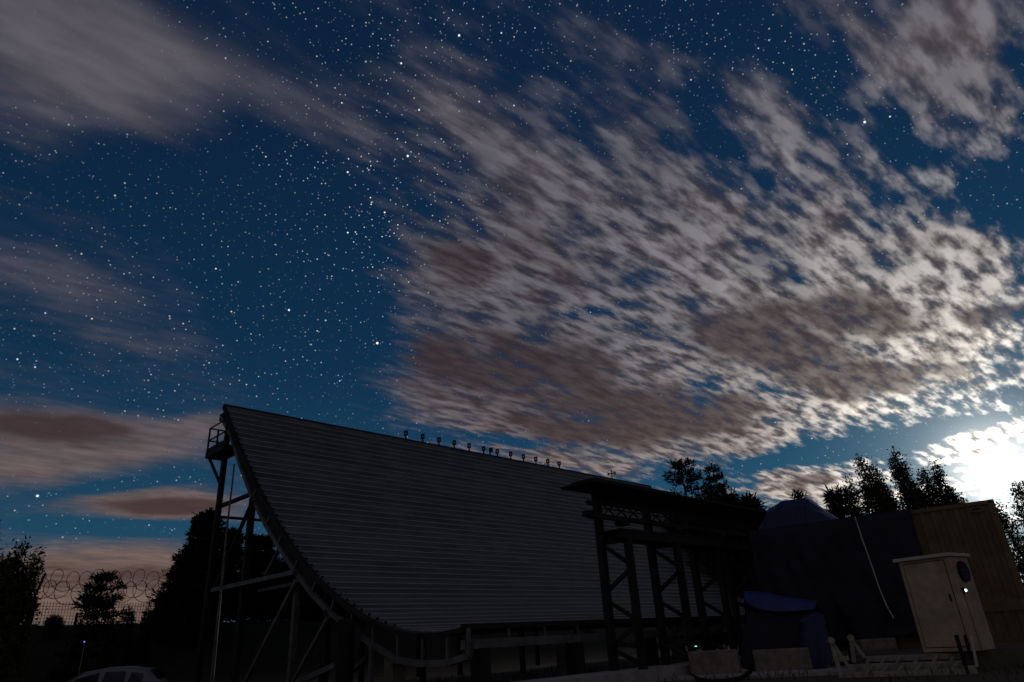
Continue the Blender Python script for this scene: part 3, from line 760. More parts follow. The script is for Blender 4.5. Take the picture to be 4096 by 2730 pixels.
# covered equipment on the roof
hd = 23.6
oxy = atd(3215, 2105, hd)
rx_ = np.array([cx_[0], cx_[1], 0]);
def hump_pt(px, py, D): return atd(px, py, D)
zt = atd(3180, 1993, hd+0.9)[2]-CZ
hv, hf = [], []
prof_h = [(3062, 2120), (3076, 2072), (3086, 2040), (3104, 2022), (3138, 2006), (3186, 1995), (3226, 1992), (3238, 1996), (3262, 2016), (3300, 2042), (3350, 2074), (3385, 2092), (3430, 2112)]
lv = [0, 0.20, 0.55, 0.95, 1.4, 1.9, 2.2]; lw = [0.0, 0.66, 0.93, 1.0, 1.0, 0.82, 0.0]
for q, (b_, w_) in enumerate(zip(lv, lw)):
    for i, (x, y) in enumerate(prof_h):
        X = atd(x, y, hd+0.55); base_z = CZ+0.06
        hh = max(0, X[2]-base_z)
        fold = 0.10*math.sin(i*2.1+q*0.9)*(0.25 if q in (0, 3, 4) else 1)
        Y = X+np.array([cn[0], cn[1], 0])*(b_-0.9+fold*0.8)
        wz = base_z+hh*w_+(0.05*pn(i*1.9, q*2.3, 4)*(1 if q in (1, 2, 5) else 0.15) if 0 < q < 6 else 0)
        hv.append((Y[0], Y[1], wz))
npf = len(prof_h)
for q in range(len(lv)-1):
    for i in range(npf-1): hf.append((q*npf+i, q*npf+i+1, (q+1)*npf+i+1, (q+1)*npf+i))
hmp = single('covered_equipment', MB().add(hv, hf), TARP, 'humped load under blue tarpaulin on top of the container roof', 'covered load', (oxy[0], oxy[1], CZ+0.06), smooth=False)
# twig behind the hump is part of a young tree further on (built below)

# low covered pile beside the gantry
D0 = 21.3
def heap(pxs, D, depth, name, label, m):
    """draped load: list of rows, each a list of photo points from back/top to front/bottom with a distance offset"""
    vs, fs = [], []; nr = len(pxs); ncol = len(pxs[0])
    for row in pxs:
        for (x, y, dd) in row: vs.append(atd(x, y, D+dd*0.6+0.20*pn(x*0.021, y*0.025, 6)))
    for i in range(nr-1):
        for j in range(ncol-1): fs.append((i*ncol+j, i*ncol+j+1, (i+1)*ncol+j+1, (i+1)*ncol+j))
    o = single(name, MB().add(vs, fs), m, label, 'covered load', tuple(vs[-1]*np.array([1, 1, 0])), smooth=False)
    s_ = o.modifiers.new('sub', 'SUBSURF'); s_.levels = 2; s_.render_levels = 2
    s2 = o.modifiers.new('thick', 'SOLIDIFY'); s2.thickness = 0.02
    return o
rows = [
    [(2985, 2660, 1.6), (3060, 2660, 1.8), (3150, 2650, 2.0), (3250, 2650, 2.0), (3330, 2640, 1.8)],
    [(2976, 2362, 1.0), (3040, 2356, 1.5), (3130, 2366, 1.7), (3230, 2386, 1.6), (3262, 2398, 1.3)],
    [(2974, 2364, 0.5), (3035, 2362, 0.8), (3130, 2390, 0.7), (3235, 2400, 0.8), (3268, 2402, 0.9)],
    [(2976, 2385, 0.15), (3040, 2392, 0.25), (3130, 2440, 0.0), (3225, 2418, 0.5), (3266, 2412, 0.7)],
    [(2984, 2420, 0.10), (3045, 2440, 0.2), (3125, 2450, -0.05), (3215, 2440, 0.35), (3262, 2440, 0.6)],
    [(2988, 2470, 0.15), (3050, 2475, 0.35), (3130, 2480, 0.25), (3220, 2478, 0.45), (3275, 2470, 0.55)],
    [(2975, 2520, 0.0), (3045, 2505, 0.1), (3130, 2500, 0.1), (3225, 2505, 0.0), (3285, 2520, 0.1)],
    [(2965, 2600, -0.1), (3045, 2600, -0.05), (3130, 2610, 0.05), (3225, 2610, -0.1), (3310, 2610, 0.0)],
    [(2955, 2682, -0.25), (3045, 2690, -0.15), (3130, 2690, -0.1), (3225, 2690, -0.2), (3330, 2670, -0.1)]]
heap(rows[:5], D0-0.04, 1.0, 'tarpaulin', 'blue tarpaulin sheet with painted-in sky light thrown over the dark pile beside the gantry', TARP_LIT)['category'] = 'tarpaulin'
heap([[(x, y, d_+1.2) for x, y, d_ in rows[8]], [(x, y, d_+1.0) for x, y, d_ in rows[4]]]+[[(x, y+4, d_+0.1) for x, y, d_ in rows[4]]]+rows[5:], D0, 1.0, 'covered_pile', 'dark wrapped pile of goods under the blue sheet by the gantry', TARPD)
rows = [
    [(3190, 2560, 1.4), (3230, 2500, 1.2), (3290, 2480, 1.2), (3330, 2560, 1.3)],
    [(3195, 2470, 0.75), (3230, 2450, 0.75), (3268, 2436, 0.75), (3292, 2450, 0.8)],
    [(3196, 2480, 0.25), (3230, 2462, 0.25), (3270, 2446, 0.3), (3296, 2456, 0.4)],
    [(3200, 2490, 0.1), (3235, 2482, 0.05), (3272, 2470, 0.1), (3295, 2466, 0.2)],
    [(3205, 2540, 0.15), (3240, 2540, 0.1), (3280, 2535, 0.1), (3310, 2530, 0.2)],
    [(3205, 2675, -0.1), (3245, 2680, -0.2), (3290, 2675, -0.2), (3345, 2665, -0.1)]]
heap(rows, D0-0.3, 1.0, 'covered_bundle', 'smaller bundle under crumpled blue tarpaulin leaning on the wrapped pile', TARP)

# ------------------------------------------------------------------ concrete pad, cabinet, ramp, blocks, hose
PADZ = 0.40
def zat(X, y):
    lo, hi = 0, 40
    for _ in range(60):
        mid = (lo+hi)/2; q = np.array([X[0], X[1], mid])-CAM
        py = PH/2-FPX*(q@_U)/(q@_F)
        lo, hi = (mid, hi) if py > y else (lo, mid)
    return lo
o_ = atz(3694, 2611, PADZ)
hz = zat(o_, 2251)
tr_ = atz(3786, 2231, hz)
fx = tr_-o_; fx[2] = 0; CBW = np.linalg.norm(fx); fx /= CBW
th_ = math.radians(-17); fx = np.array([fx[0]*math.cos(th_)-fx[1]*math.sin(th_), fx[0]*math.sin(th_)+fx[1]*math.cos(th_), 0]); CBW *= 1.12
fn = np.array([-fx[1], fx[0], 0]); CBD = 0.95
# ramp line on the ground in front of the pad
near = [atz(3372, 2716, 0.0), atz(3872, 2698, 0.0)]
nx_ = near[1]-near[0]; NL = np.linalg.norm(nx_[:2]); nx_ = nx_/NL
nn = np.array([-nx_[1], nx_[0], 0])
pad0 = near[0]+nn*1.16+nx_*0.35
structure('concrete_pad', MB().box(pad0-ZUP*0.3, nx_*10.0, nn*7.0, ZUP*(PADZ+0.3)), PADC)
cab = Thing('equipment_cabinet', 'tall beige metal equipment cabinet with overhanging lid painted pale as if rim-lit and side fan', 'cabinet', o_)
def Kp(u, v, h): return o_+fx*u+fn*v+ZUP*h
CBH = hz-PADZ
bd = cab.part('body', MB().box(Kp(0, 0, 0.0), fx*CBW, fn*CBD, ZUP*CBH), CAB); bevel(bd, 0.012)
dr = cab.part('door', MB().box(Kp(0.10, -0.018, 0.10), fx*(CBW-0.23), fn*0.017, ZUP*(CBH-0.17)), CAB); bevel(dr, 0.008)
cab.part('door_gap', MB().box(Kp(0.085, -0.0045, 0.085), fx*(CBW-0.20), fn*0.0044, ZUP*(CBH-0.14)), BLACK, parent=dr)
cab.part('handle', MB().box(Kp(CBW-0.22, -0.05, CBH*0.52), fx*0.03, fn*0.031, ZUP*0.16), DARKSTEEL, parent=dr)
ld = cab.part('lid', MB().box(Kp(-0.08, -0.10, CBH+0.002), fx*(CBW+0.14), fn*(CBD+0.18), ZUP*0.075), CABL); bevel(ld, 0.01)
# side fan: round dark hood on the right side
fc = Kp(CBW+0.002, CBD*0.50, CBH-0.33)
cab.part('fan_hood', MB().tube([fc, fc+fx*0.07], [0.24, 0.22], 24), BLACK)
for k in range(5):
    z_ = -0.16+0.08*k; w_ = math.sqrt(max(0.01, 0.2**2-z_*z_))
    cab.part('fan_grille_bar', MB().beam(fc+fx*0.078-fn*w_+ZUP*z_, fc+fx*0.078+fn*w_+ZUP*z_, 0.012, 0.012), DARKSTEEL)
LAMP = mat('lit_lamp_lens', (0.9, 0.95, 1.0), 0.3, emit=((0.92, 0.97, 1.0), 3.5))
lc = Kp(CBW+0.002, CBD*0.22, CBH*0.55+0.15)
lh = cab.part('lamp_housing', MB().box(lc-fn*0.05-ZUP*0.06, fx*0.05, fn*0.10, ZUP*0.12), DARKSTEEL)
cab.part('lamp_lens', MB().tube([lc+fx*0.0505, lc+fx*0.075], [0.030, 0.024], 10), LAMP, parent=lh)
cab.part('cable_conduit', MB().beam(Kp(CBW+0.03, CBD*0.22, 0.0), lc-ZUP*0.06+fx*0.028, 0.03, 0.03), CAB)
# pipe rail and posts to the right
# loading ramp frame: three long beams, rungs, end brackets
ra = Thing('ramp_frame', 'long steel ramp frame with hooked end brackets lying against the pad before the cabinet', 'ramp', atz(3400, 2712, 0))
def hpt(px, py, off): return plane(px, py, near[0]+nn*off, nn)
def longbeam(x0, y0, x1, y1, off, hh, nm):
    a = hpt(x0, y0, off); b = hpt(x1, y1, off)
    return ra.part(nm, MB().hexa([a-ZUP*hh, b-ZUP*hh, b-ZUP*hh+nn*0.09, a-ZUP*hh+nn*0.09, a, b, b+nn*0.09, a+nn*0.09]), RACK)
hN = hpt(3400, 2690, 0)[2]
longbeam(3372, 2691, 3868, 2674, 0.0, hN-0.01, 'side_beam')
longbeam(3385, 2659, 3862, 2642, 0.55, 0.15, 'middle_beam')
longbeam(3462, 2626, 3848, 2612, 1.05, 0.12, 'side_beam')
for x in (3405, 3466, 3526, 3588, 3660, 3735, 3805):
    a = hpt(x, 2690-0.034*(x-3372)-0+2, 0.095); b = hpt(x+28, 2660-0.034*(x-3372), 0.545)
    ra.part('rung', MB().beam(a-ZUP*0.03, b-ZUP*0.03, 0.05, 0.05), RACK)
    if x > 3440:
        a = hpt(x-5, 2659-0.034*(x-3385)+2, 0.645); b = hpt(x+14, 2627-0.034*(x-3462), 1.045)
        ra.part('rung', MB().beam(a-ZUP*0.03, b-ZUP*0.03, 0.05, 0.05), RACK)
def bracket(foot0, foot1, top, off, wd=0.10):
    a, b, c = hpt(*foot0, off), hpt(*foot1, off), hpt(*top, off)
    m = MB().beam(a, c, 0.09, 0.06, side=nn); bo = ra.part('bracket', m, RACK)
    ra.part('bracket_stay', MB().beam(b, c, 0.07, 0.06, side=nn), RACK, parent=bo)
    ra.part('hook_eye', MB().tube([c-nn*0.06+ZUP*0.02, c+nn*0.06+ZUP*0.02], 0.075, 10), RACK, parent=bo)
bracket((3366, 2712), (3398, 2672), (3326, 2566), -0.06)
bracket((3416, 2650), (3460, 2632), (3404, 2556), 0.62)
ra.part('end_post', MB().beam(hpt(3872, 2700, 0.05), hpt(3824, 2540, 0.05), 0.07, 0.10, side=nn), BLACK)
ra.part('end_post', MB().beam(hpt(3908, 2668, 0.35), hpt(3884, 2545, 0.35), 0.05, 0.06, side=nn), CABL)
ra.part('end_post', MB().beam(hpt(3886, 2640, 0.55), hpt(3857, 2540, 0.55), 0.05, 0.06, side=nn), BLACK)
ra.part('foot_plate', MB().box(hpt(3866, 2704, 0.0)-ZUP*0.02, nx_*0.22, nn*0.22, ZUP*0.20), RACK)

def cblock(pl, label, dpt, m=CONC, z0=0.0, loc=None):
    """concrete block from the lower-left, lower-right, top-left photo points"""
    a = atz(*pl[0], z0); b = atz(*pl[1], z0)
    ax = b-a; Lb = np.linalg.norm(ax); ax /= Lb; an = np.array([-ax[1], ax[0], 0])
    h = zat(a, pl[2][1])-z0
    o = single('concrete_block', MB().box(a, ax*Lb, an*dpt, ZUP*h), m, label, 'block', a)
    bevel(o, 0.035, 3); return a, ax, an, Lb, h
cblock([(2766, 2717), (2964, 2709), (2740, 2609)], 'rough concrete block with a dark hose looping past its foot', 0.6, z0=-0.02)
cblock([(3026, 2702), (3256, 2694), (3008, 2602)], 'rough concrete block standing between the blue pile and the ramp frame', 0.6, z0=-0.02)
cblock([(3452, 2609), (3596, 2600), (3440, 2560)], 'low dim concrete block on the pad behind the ramp frame', 0.5, z0=PADZ-0.01)
hp = [atz(x, y, 0.05) for x, y in ((2640, 2705), (2700, 2690), (2760, 2700))]+[atz(x, y, 0.05) for x, y in ((2800, 2720), (2850, 2727), (2905, 2724), (2955, 2716))]+[atz(2985, 2700, 0.08), atz(3002, 2684, 0.22), atz(3006, 2655, 0.4)]
hp2 = []
for i in range(len(hp)-1):
    for k in range(4): hp2.append(hp[i]*(1-k/4)+hp[i+1]*k/4)
hp2.append(hp[-1])
single('hose', MB().tube(hp2, 0.05, 8), RUBBER, 'thick black hose curving over the ground between two concrete blocks', 'hose', hp[0], smooth=True)

# ------------------------------------------------------------------ parked car
cD = 25.5
ccen = atd(455, 2690, cD); ccen[2] = gh(ccen[0], ccen[1])
czr = atd(470, 2668, cD)[2]
vdir = np.array([ccen[0], ccen[1], 0]); vdir /= np.linalg.norm(vdir)
cax = np.array([vdir[1], -vdir[0], 0]); ang = math.radians(-14)
cax = np.array([cax[0]*math.cos(ang)-cax[1]*math.sin(ang), cax[0]*math.sin(ang)+cax[1]*math.cos(ang), 0])     # car tail direction (right in the view)
cay = np.array([-cax[1], cax[0], 0])
HC = 1.48; gz = czr-HC
cbase = np.array([ccen[0], ccen[1], gz])-cax*0.5
car = Thing('parked_car', 'silver hatchback parked below the fenced embankment, only its roof and windows showing', 'car', cbase)
def Vp(x, y, z): return cbase+cax*x+cay*y+ZUP*z
# rings along the length: x, half width low, half width top, z low, z belt, z roof
secs = [(-2.05, 0.62, 0.55, 0.35, 0.60, 0.66), (-1.95, 0.80, 0.70, 0.25, 0.70, 0.78), (-1.2, 0.86, 0.78, 0.22, 0.84, 0.92), (-0.75, 0.87, 0.76, 0.22, 0.90, 1.00), (-0.1, 0.87, 0.62, 0.22, 0.93, 1.40),
        (0.5, 0.87, 0.60, 0.22, 0.94, 1.475), (1.1, 0.87, 0.60, 0.22, 0.96, 1.46), (1.55, 0.86, 0.58, 0.24, 0.97, 1.38), (1.9, 0.84, 0.66, 0.28, 0.95, 1.02), (2.0, 0.72, 0.60, 0.35, 0.75, 0.85)]
vs, fs = [], []
for (x, wl, wt, z0, zb_, zr) in secs:
    half = [(wl*0.92, z0), (wl, z0+(zb_-z0)*0.45), (wl*0.985, zb_), (wt+(wl-wt)*0.12, zb_+(zr-zb_)*0.86), (wt*0.86, zr), (0, zr+0.015)]
    ringp = half+[(-a, b) for a, b in half[-2::-1]]
    for (y, z) in ringp: vs.append(Vp(x, y, z))
nr = 11
for i in range(len(secs)-1):
    for k in range(nr-1): fs.append((i*nr+k, i*nr+k+1, (i+1)*nr+k+1, (i+1)*nr+k))
    fs.append((i*nr+nr-1, i*nr, (i+1)*nr, (i+1)*nr+nr-1))
fs += [tuple(range(nr)), tuple(range(len(secs)*nr-1, (len(secs)-1)*nr-1, -1))]
cbo = car.part('body', MB().add(vs, fs), WHITE, smooth=True)
def sidewin(x0, x1, y0a, y1a, sgn, b0, t0, b1, t1):
    def wy(x, z):      # outward half width of the body at x, z
        xsn = [s[0] for s in secs]; wl = np.interp(x, xsn, [s[1] for s in secs]); wt = np.interp(x, xsn, [s[2] for s in secs])
        zb_ = np.interp(x, xsn, [s[4] for s in secs]); zr = np.interp(x, xsn, [s[5] for s in secs])
        f = (z-zb_)/max(0.01, (zr-zb_)*0.86); return wl*0.985+(wt+(wl-wt)*0.12-wl*0.985)*f
    q = [(x0, b0), (x1, b1), (x1-0.03, t1), (x0+0.06, t0)]
    o1 = [Vp(x, sgn*(wy(x, z)+0.012), z) for x, z in q]; o2 = [Vp(x, sgn*(wy(x, z)-0.02), z) for x, z in q]
    car.part('side_window', MB().hexa(o1+o2), GLASS, parent=cbo)
for sgn in (-1, 1):
    sidewin(-0.38, 0.32, 0, 0, sgn, 0.97, 1.20, 0.98, 1.36); sidewin(0.40, 1.02, 0, 0, sgn, 0.98, 1.36, 0.99, 1.345); sidewin(1.10, 1.50, 0, 0, sgn, 1.0, 1.32, 1.05, 1.26)
car.part('windscreen', MB().hexa([Vp(-0.72, -0.62, 1.035), Vp(-0.72, 0.62, 1.035), Vp(-0.16, 0.48, 1.385), Vp(-0.16, -0.48, 1.385), Vp(-0.74, -0.62, 1.06), Vp(-0.74, 0.62, 1.06), Vp(-0.18, 0.48, 1.41), Vp(-0.18, -0.48, 1.41)]), GLASS, parent=cbo)
car.part('rear_window', MB().hexa([Vp(1.60, -0.5, 1.35), Vp(1.60, 0.5, 1.35), Vp(1.84, 0.56, 1.08), Vp(1.84, -0.56, 1.08), Vp(1.63, -0.5, 1.36), Vp(1.63, 0.5, 1.36), Vp(1.87, 0.56, 1.09), Vp(1.87, -0.56, 1.09)]), GLASS, parent=cbo)
for sx in (-1.3, 1.25):
    for sy in (-1, 1):
        c_ = Vp(sx, sy*0.78, 0.31)
        wh = car.part('wheel', MB().tube([c_-cay*0.10, c_+cay*0.10], 0.31, 20), RUBBER)
        car.part('rim', MB().tube([c_+cay*sy*0.101, c_+cay*sy*0.115], 0.19, 14), GALV, parent=wh)
for sy in (-1, 1):
    car.part('headlight', MB().box(Vp(-2.04, sy*0.58-0.12, 0.58), cax*0.06, cay*0.24, ZUP*0.12), GLASS)
    car.part('mirror', MB().box(Vp(-0.42, sy*0.95-0.08, 0.95), cax*0.10, cay*0.16, ZUP*0.12), WHITE)

# ------------------------------------------------------------------ fence with razor wire on the embankment
fA = atd(-60, 2508, 35.5); fB = atd(760, 2508, 38.5)
fA[2] = gh(fA[0], fA[1]); fB[2] = gh(fB[0], fB[1])
fd = fB-fA; FLN = np.linalg.norm(fd); fd /= FLN
fen = Thing('security_fence', 'wire mesh fence topped with coils of razor wire on the embankment', 'fence', fA)
def Fp(u, h):
    X = fA+fd*u; return np.array([X[0], X[1], gh(X[0], X[1])+h])
FH = 0.95
u_post = []
for px in (112, 300, 640):
    v = ray(px, 2500); n_ = np.array([fd[1], -fd[0], 0]); X = plane(px, 2500, fA, n_); u_post.append(float((X-fA)@fd))
for i, u in enumerate(u_post):
    hgt = FH if i else FH+0.15
    pw = 0.09 if i else 0.22
    po = fen.part('post', MB().beam(Fp(u, -0.3), Fp(u, hgt if i != 1 else FH*0.55), pw, pw, side=fd), DARKSTEEL)
    if i == 0: fen.part('barb_arm', MB().beam(Fp(u, hgt-0.05), Fp(u+0.22, hgt+0.95), 0.08, 0.08, side=fd), DARKSTEEL, parent=po)
m = MB(); sp = 0.12
for u in np.arange(0.2, FLN, sp): m.beam(Fp(u, 0.02), Fp(u, FH), 0.013, 0.013, side=fd)
for h in np.arange(0.03, FH+0.01, sp):
    for q in range(12): m.beam(Fp(FLN*q/12, h), Fp(FLN*(q+1)/12, h), 0.013, 0.013)
fen.part('wire_mesh', m, WIRE, kind='stuff')
fnrm = np.array([fd[1], -fd[0], 0])
for (h0, R_, pitch, ph, tilt) in ((FH+0.42, 0.45, 0.58, 0.0, 0.55), (FH+0.93, 0.38, 0.52, 1.7, 0.5)):
    pts = []
    nn_ = int(FLN/pitch*22)
    for i in range(nn_):
        a = 2*math.pi*i/22+ph; u = 0.3+(FLN-0.6)*i/nn_
        R2 = R_*(1+0.16*math.sin(u*2.1+ph)+0.10*math.sin(u*5.3+ph)); hh = h0+0.09*math.sin(u*1.3+ph)+0.05*math.sin(u*3.7); u = u+0.14*math.sin(u*1.9+ph)
        pts.append(Fp(u+R2*tilt*1.4*math.cos(a), hh+R2*math.sin(a))+fnrm*R2*0.55*math.cos(a))
    fen.part('razor_coil', MB().tube(pts, 0.014, 4), WIRE)
# small lamp on a stake
X = atd(337, 2568, 27.0)
st_ = Thing('marker_lamp', 'tiny violet lamp on a short stake on the dark embankment slope', 'lamp', (X[0], X[1], gh(X[0], X[1])))
st_.part('stake', MB().beam((X[0], X[1], gh(X[0], X[1])-0.1), (X[0], X[1], X[2]-0.02), 0.03, 0.03), BLACK)
VIO = mat('violet_lamp', (0.3, 0.2, 0.9), 0.3, emit=((0.25, 0.15, 1.0), 1.2))
st_.part('lens', MB().tube([X-(0, 0, 0.02), X+(0, 0, 0.02)], [0.022, 0.018], 8), VIO)

# ------------------------------------------------------------------ trees
def leaf_tris(P, size, rs, elong=2.2, droop=0.0, dirs=None):
    """one small kite per point"""
    n = len(P)
    if dirs is None:
        dirs = rs.normal(size=(n, 3)); dirs[:, 2] -= droop
    dirs = dirs/np.linalg.norm(dirs, axis=1)[:, None]
    o = rs.normal(size=(n, 3)); sd = np.cross(dirs, o); sd /= (np.linalg.norm(sd, axis=1)[:, None]+1e-9)
    L_ = size*(0.6+0.8*rs.random(n))[:, None]; w = L_/elong
    v = np.stack([P, P+dirs*L_*0.45+sd*w*0.5, P+dirs*L_, P+dirs*L_*0.45-sd*w*0.5], axis=1).reshape(-1, 3)
    f = np.arange(n*4).reshape(-1, 4)
    return v, f
class Tree:
    def __init__(s, name, label, base, group=None, cat='tree'):
        s.T = Thing(name, label, cat, base, group); s.base = np.asarray(base, float); s.wood = MB(); s.V = []; s.F = []; s.n = 0
    def leaves(s, v, f): s.V.append(v); s.F.append(f+s.n); s.n += len(v)
    def finish(s, bark, leaf):
        s.T.part('trunk', s.wood, bark, fix=False)
        v = np.concatenate(s.V)-s.base; f = np.concatenate(s.F)
        me = bpy.data.meshes.new('crown'); me.from_pydata(v.tolist(), [], f.tolist()); me.update(); me.materials.append(leaf)
        o = bpy.data.objects.new('crown', me); COL.objects.link(o); o.parent = s.T.o
def pine(label, base, H, width, seed, low=0.15, whorls=15, per=6, tuft=0.34, ntuft=7, ncard=16, shape=1.0, gap=0.15, group=None, lean=(0, 0), name='pine_tree', r0=None, flat=0.0):
    rs = np.random.RandomState(seed); T = Tree(name, label, base, group); b = T.base
    r0 = r0 or H*0.018
    top = b+np.array([lean[0], lean[1], H]); tr = []
    for k in range(9):
        f = k/8; tr.append(b*(1-f)+top*f+np.array([rs.normal()*0.01*H, rs.normal()*0.01*H, 0])*(1 if 0 < k < 8 else 0))
    tr[0] = tr[0]-np.array([0, 0, 0.3])
    T.wood.tube(tr, [r0*(1-0.9*k/8) for k in range(9)], 7)
    P, Dn = [], []
    for wv in range(whorls):
        f = low+(1-low)*(wv+0.4*rs.random())/whorls
        c = b*(1-f)+top*f
        g = (f-low)/(1-low)
        rad = width*0.5*((1-g)**(0.75*shape)*(0.35+0.65*min(1, g*5+0.3)))*(0.75+0.5*rs.random())+0.06*width
        a0 = rs.random()*6.28
        for q in range(per):
            if rs.random() < gap: continue
            a = a0+6.283*q/per+rs.normal()*0.25; L_ = rad*(0.6+0.55*rs.random())
            rise = (0.28-0.15*flat)*L_*(0.2+g*1.1)-0.10*L_
            dh = np.array([math.cos(a), math.sin(a), 0])
            pts = [c, c+dh*L_*0.5+np.array([0, 0, rise*0.3]), c+dh*L_+np.array([0, 0, rise])]
            T.wood.tube(pts, [max(0.012, r0*0.28*(1-g*0.6)), max(0.01, r0*0.16), 0.008], 4, cap=False)
            nt_ = max(2, int(ntuft*(L_/(width*0.5)+0.35)))
            for k in range(nt_):
                u = 0.25+0.75*(k+rs.random())/nt_
                side = np.cross(dh, [0, 0, 1])*rs.normal()*L_*0.20*(0.4+u*0.6)
                p = c+dh*L_*u+np.array([0, 0, rise*u*u+rs.normal()*0.05*L_])+side
                dr_ = dh*0.8+side*0.8/(L_+1e-6)+np.array([0, 0, 0.55])
                pp_ = np.repeat(p[None], ncard, 0)+rs.normal(size=(ncard, 3))*tuft*0.28
                P.append(pp_); Dn.append(dr_[None]*0.9+rs.normal(size=(ncard, 3))*0.75)
    k = 20; P.append(np.repeat(top[None], k, 0)-np.array([0, 0, 1])*rs.random((k, 1))*H*0.06+rs.normal(size=(k, 3))*tuft*0.2); Dn.append(rs.normal(size=(k, 3))*0.5+[0, 0, 0.9])
    v, f = leaf_tris(np.concatenate(P), tuft, rs, 4.0, dirs=np.concatenate(Dn)); T.leaves(v, f); T.finish(BARK, NEEDLE)
def broad(label, base, H, spires, seed, leaf=0.16, n=9000, name='birch_tree', group=None, bark=None, lm=None, trunk_r=0.12, low=0.25, droop=1.2):
    """spires: (dx, dy, height, radius) columns of foliage that make up the uneven crown"""
    rs = np.random.RandomState(seed); T = Tree(name, label, base, group); b = T.base
    hub = b+np.array([0, 0, H*low])
    T.wood.tube([b-np.array([0, 0, 0.3]), b+np.array([0.05, 0, H*low*0.5]), hub], [trunk_r*1.2, trunk_r, trunk_r*0.8], 8)
    tot = sum(s[3]**2*s[2] for s in spires)
    for (ox, oy, hh, rad) in spires:
        tip = b+np.array([ox, oy, hh]); mid = hub*0.5+tip*0.5+np.array([ox*0.18, oy*0.18, -0.05*hh])
        limb = [hub, hub*0.6+mid*0.4, mid, mid*0.4+tip*0.6, tip]
        T.wood.tube(limb, [trunk_r*0.6, trunk_r*0.45, trunk_r*0.3, trunk_r*0.15, 0.01], 5, cap=False)
        nl = int(n*rad**2*hh/tot)
        ncl = max(10, nl//26)
        for c in range(ncl):
            f = rs.random()**0.85
            ax = hub*(1-f)+tip*f if f > 0.5 else hub*(1-f)+mid*f*1.0+tip*0
            ax = hub*(1-f)+tip*f+np.array([ox*0.15, oy*0.15, 0])*math.sin(f*3.14)
            rr = rad*(1.0-0.80*max(0, f-0.35)/0.65)*math.sqrt(rs.random())*(1.15 if rs.random() < 0.12 else 1)
            a = rs.random()*6.283
            p = ax+np.array([rr*math.cos(a), rr*math.sin(a), rs.normal()*0.15])
            if rs.random() < 0.35: T.wood.tube([ax, p], [0.015, 0.006], 3, cap=False)
            k = 26; str_ = rs.random((k, 1))*leaf*5.5
            P = p[None]+np.concatenate([rs.normal(size=(k, 2))*leaf*1.05, np.zeros((k, 1))], 1)-np.array([[0, 0, 1.0]])*(str_ if droop > 0.5 else rs.normal(size=(k, 1))*leaf*1.6)
            v, fc_ = leaf_tris(P, leaf, rs, 1.6, droop=droop*0.5); T.leaves(v, fc_)
    T.finish(bark or BIRCH, lm or LEAF)
def basept(px, py, D):
    X = atd(px, py, D); return np.array([X[0], X[1], gh(X[0], X[1])]), X[2]-gh(X[0], X[1])
# two pines behind the far end of the antenna
b_, H_ = basept(2722, 1842, 62); pine('broad dark pine rising behind the gantry roof, taller of a pair', b_, H_, 6.0, 11, low=1-9.0/H_, whorls=13, per=5, tuft=0.42, ntuft=11, ncard=11, shape=0.8, gap=0.22)
b_, H_ = basept(2826, 1858, 60); pine('slim dark pine at the right of the taller pine behind the gantry', b_, H_, 4.6, 12, low=1-9.0/H_, whorls=13, per=5, tuft=0.38, ntuft=11, ncard=11, shape=0.95, gap=0.22, lean=(0.4, 0))
b_, H_ = basept(2905, 1985, 52); pine('low bushy pine between the pine pair and the humped load', b_, H_, 4.4, 13, low=1-4.5/H_, whorls=10, per=7, tuft=0.42, ntuft=8, ncard=13, shape=0.6, gap=0.15)
b_, H_ = basept(2990, 1993, 50); pine('small young pine just left of the humped blue load', b_, H_, 3.4, 14, low=1-5.0/H_, whorls=13, per=6, tuft=0.45, ntuft=7, ncard=12, shape=1.0)
b_, H_ = basept(3188, 1968, 40); pine('thin young pine whose tip shows above the humped blue load', b_, H_, 1.6, 15, low=0.5, whorls=9, per=5, tuft=0.32, ntuft=4, ncard=11)
# dark wood behind the gantry
for i, (px, py, D, wd, lab) in enumerate([(2760, 2050, 46, 6.5, 'dark pine filling the gap under the gantry roof'), (2890, 2075, 44, 6.5, 'dense dark pine behind the far bays of the gantry'), (3010, 2085, 42, 6.5, 'dense dark pine between the gantry end and the tarpaulin')]):
    b_, H_ = basept(px, py, D); pine(lab, b_, H_, wd, 30+i, low=0.08, whorls=15, per=8, tuft=0.5, ntuft=9, ncard=14, shape=0.5, gap=0.1)
# birch behind the container
b_, H_ = basept(3590, 1800, 33)
def off(px, D=33): X = atd(px, 1900, D); return X[0]-b_[0], X[1]-b_[1]
def hh(px, py, D=33): return atd(px, py, D)[2]-b_[2]
sp_ = []
for (px, py, rad) in [(3445, 1830, 0.75), (3475, 1870, 0.8), (3395, 1900, 0.55), (3425, 1950, 0.9), (3505, 1905, 0.8), (3585, 1803, 0.60), (3560, 1850, 0.65), (3630, 1835, 0.70), (3670, 1880, 0.7), (3752, 1838, 0.52), (3720, 1900, 0.7), (3745, 1930, 0.7), (3800, 1955, 0.7), (3835, 1990, 0.6), (3600, 1930, 1.2), (3680, 1960, 1.1), (3520, 1970, 1.1), (3395, 2000, 0.8)]:
    ox, oy = off(px); sp_.append((ox, oy+rng.uniform(-0.6, 0.6), hh(px, py), rad))
broad('wide leafy birch with ragged upright tops behind the container', b_, H_, sp_, 21, leaf=0.09, n=72000, low=0.22)
b_, H_ = basept(3352, 1960, 31); pine('short pine at the left foot of the birch behind the container', b_, H_, 2.4, 22, low=0.15, whorls=15, per=6, tuft=0.30, ntuft=7, ncard=13, shape=0.8)
b_, H_ = basept(4062, 1925, 34)
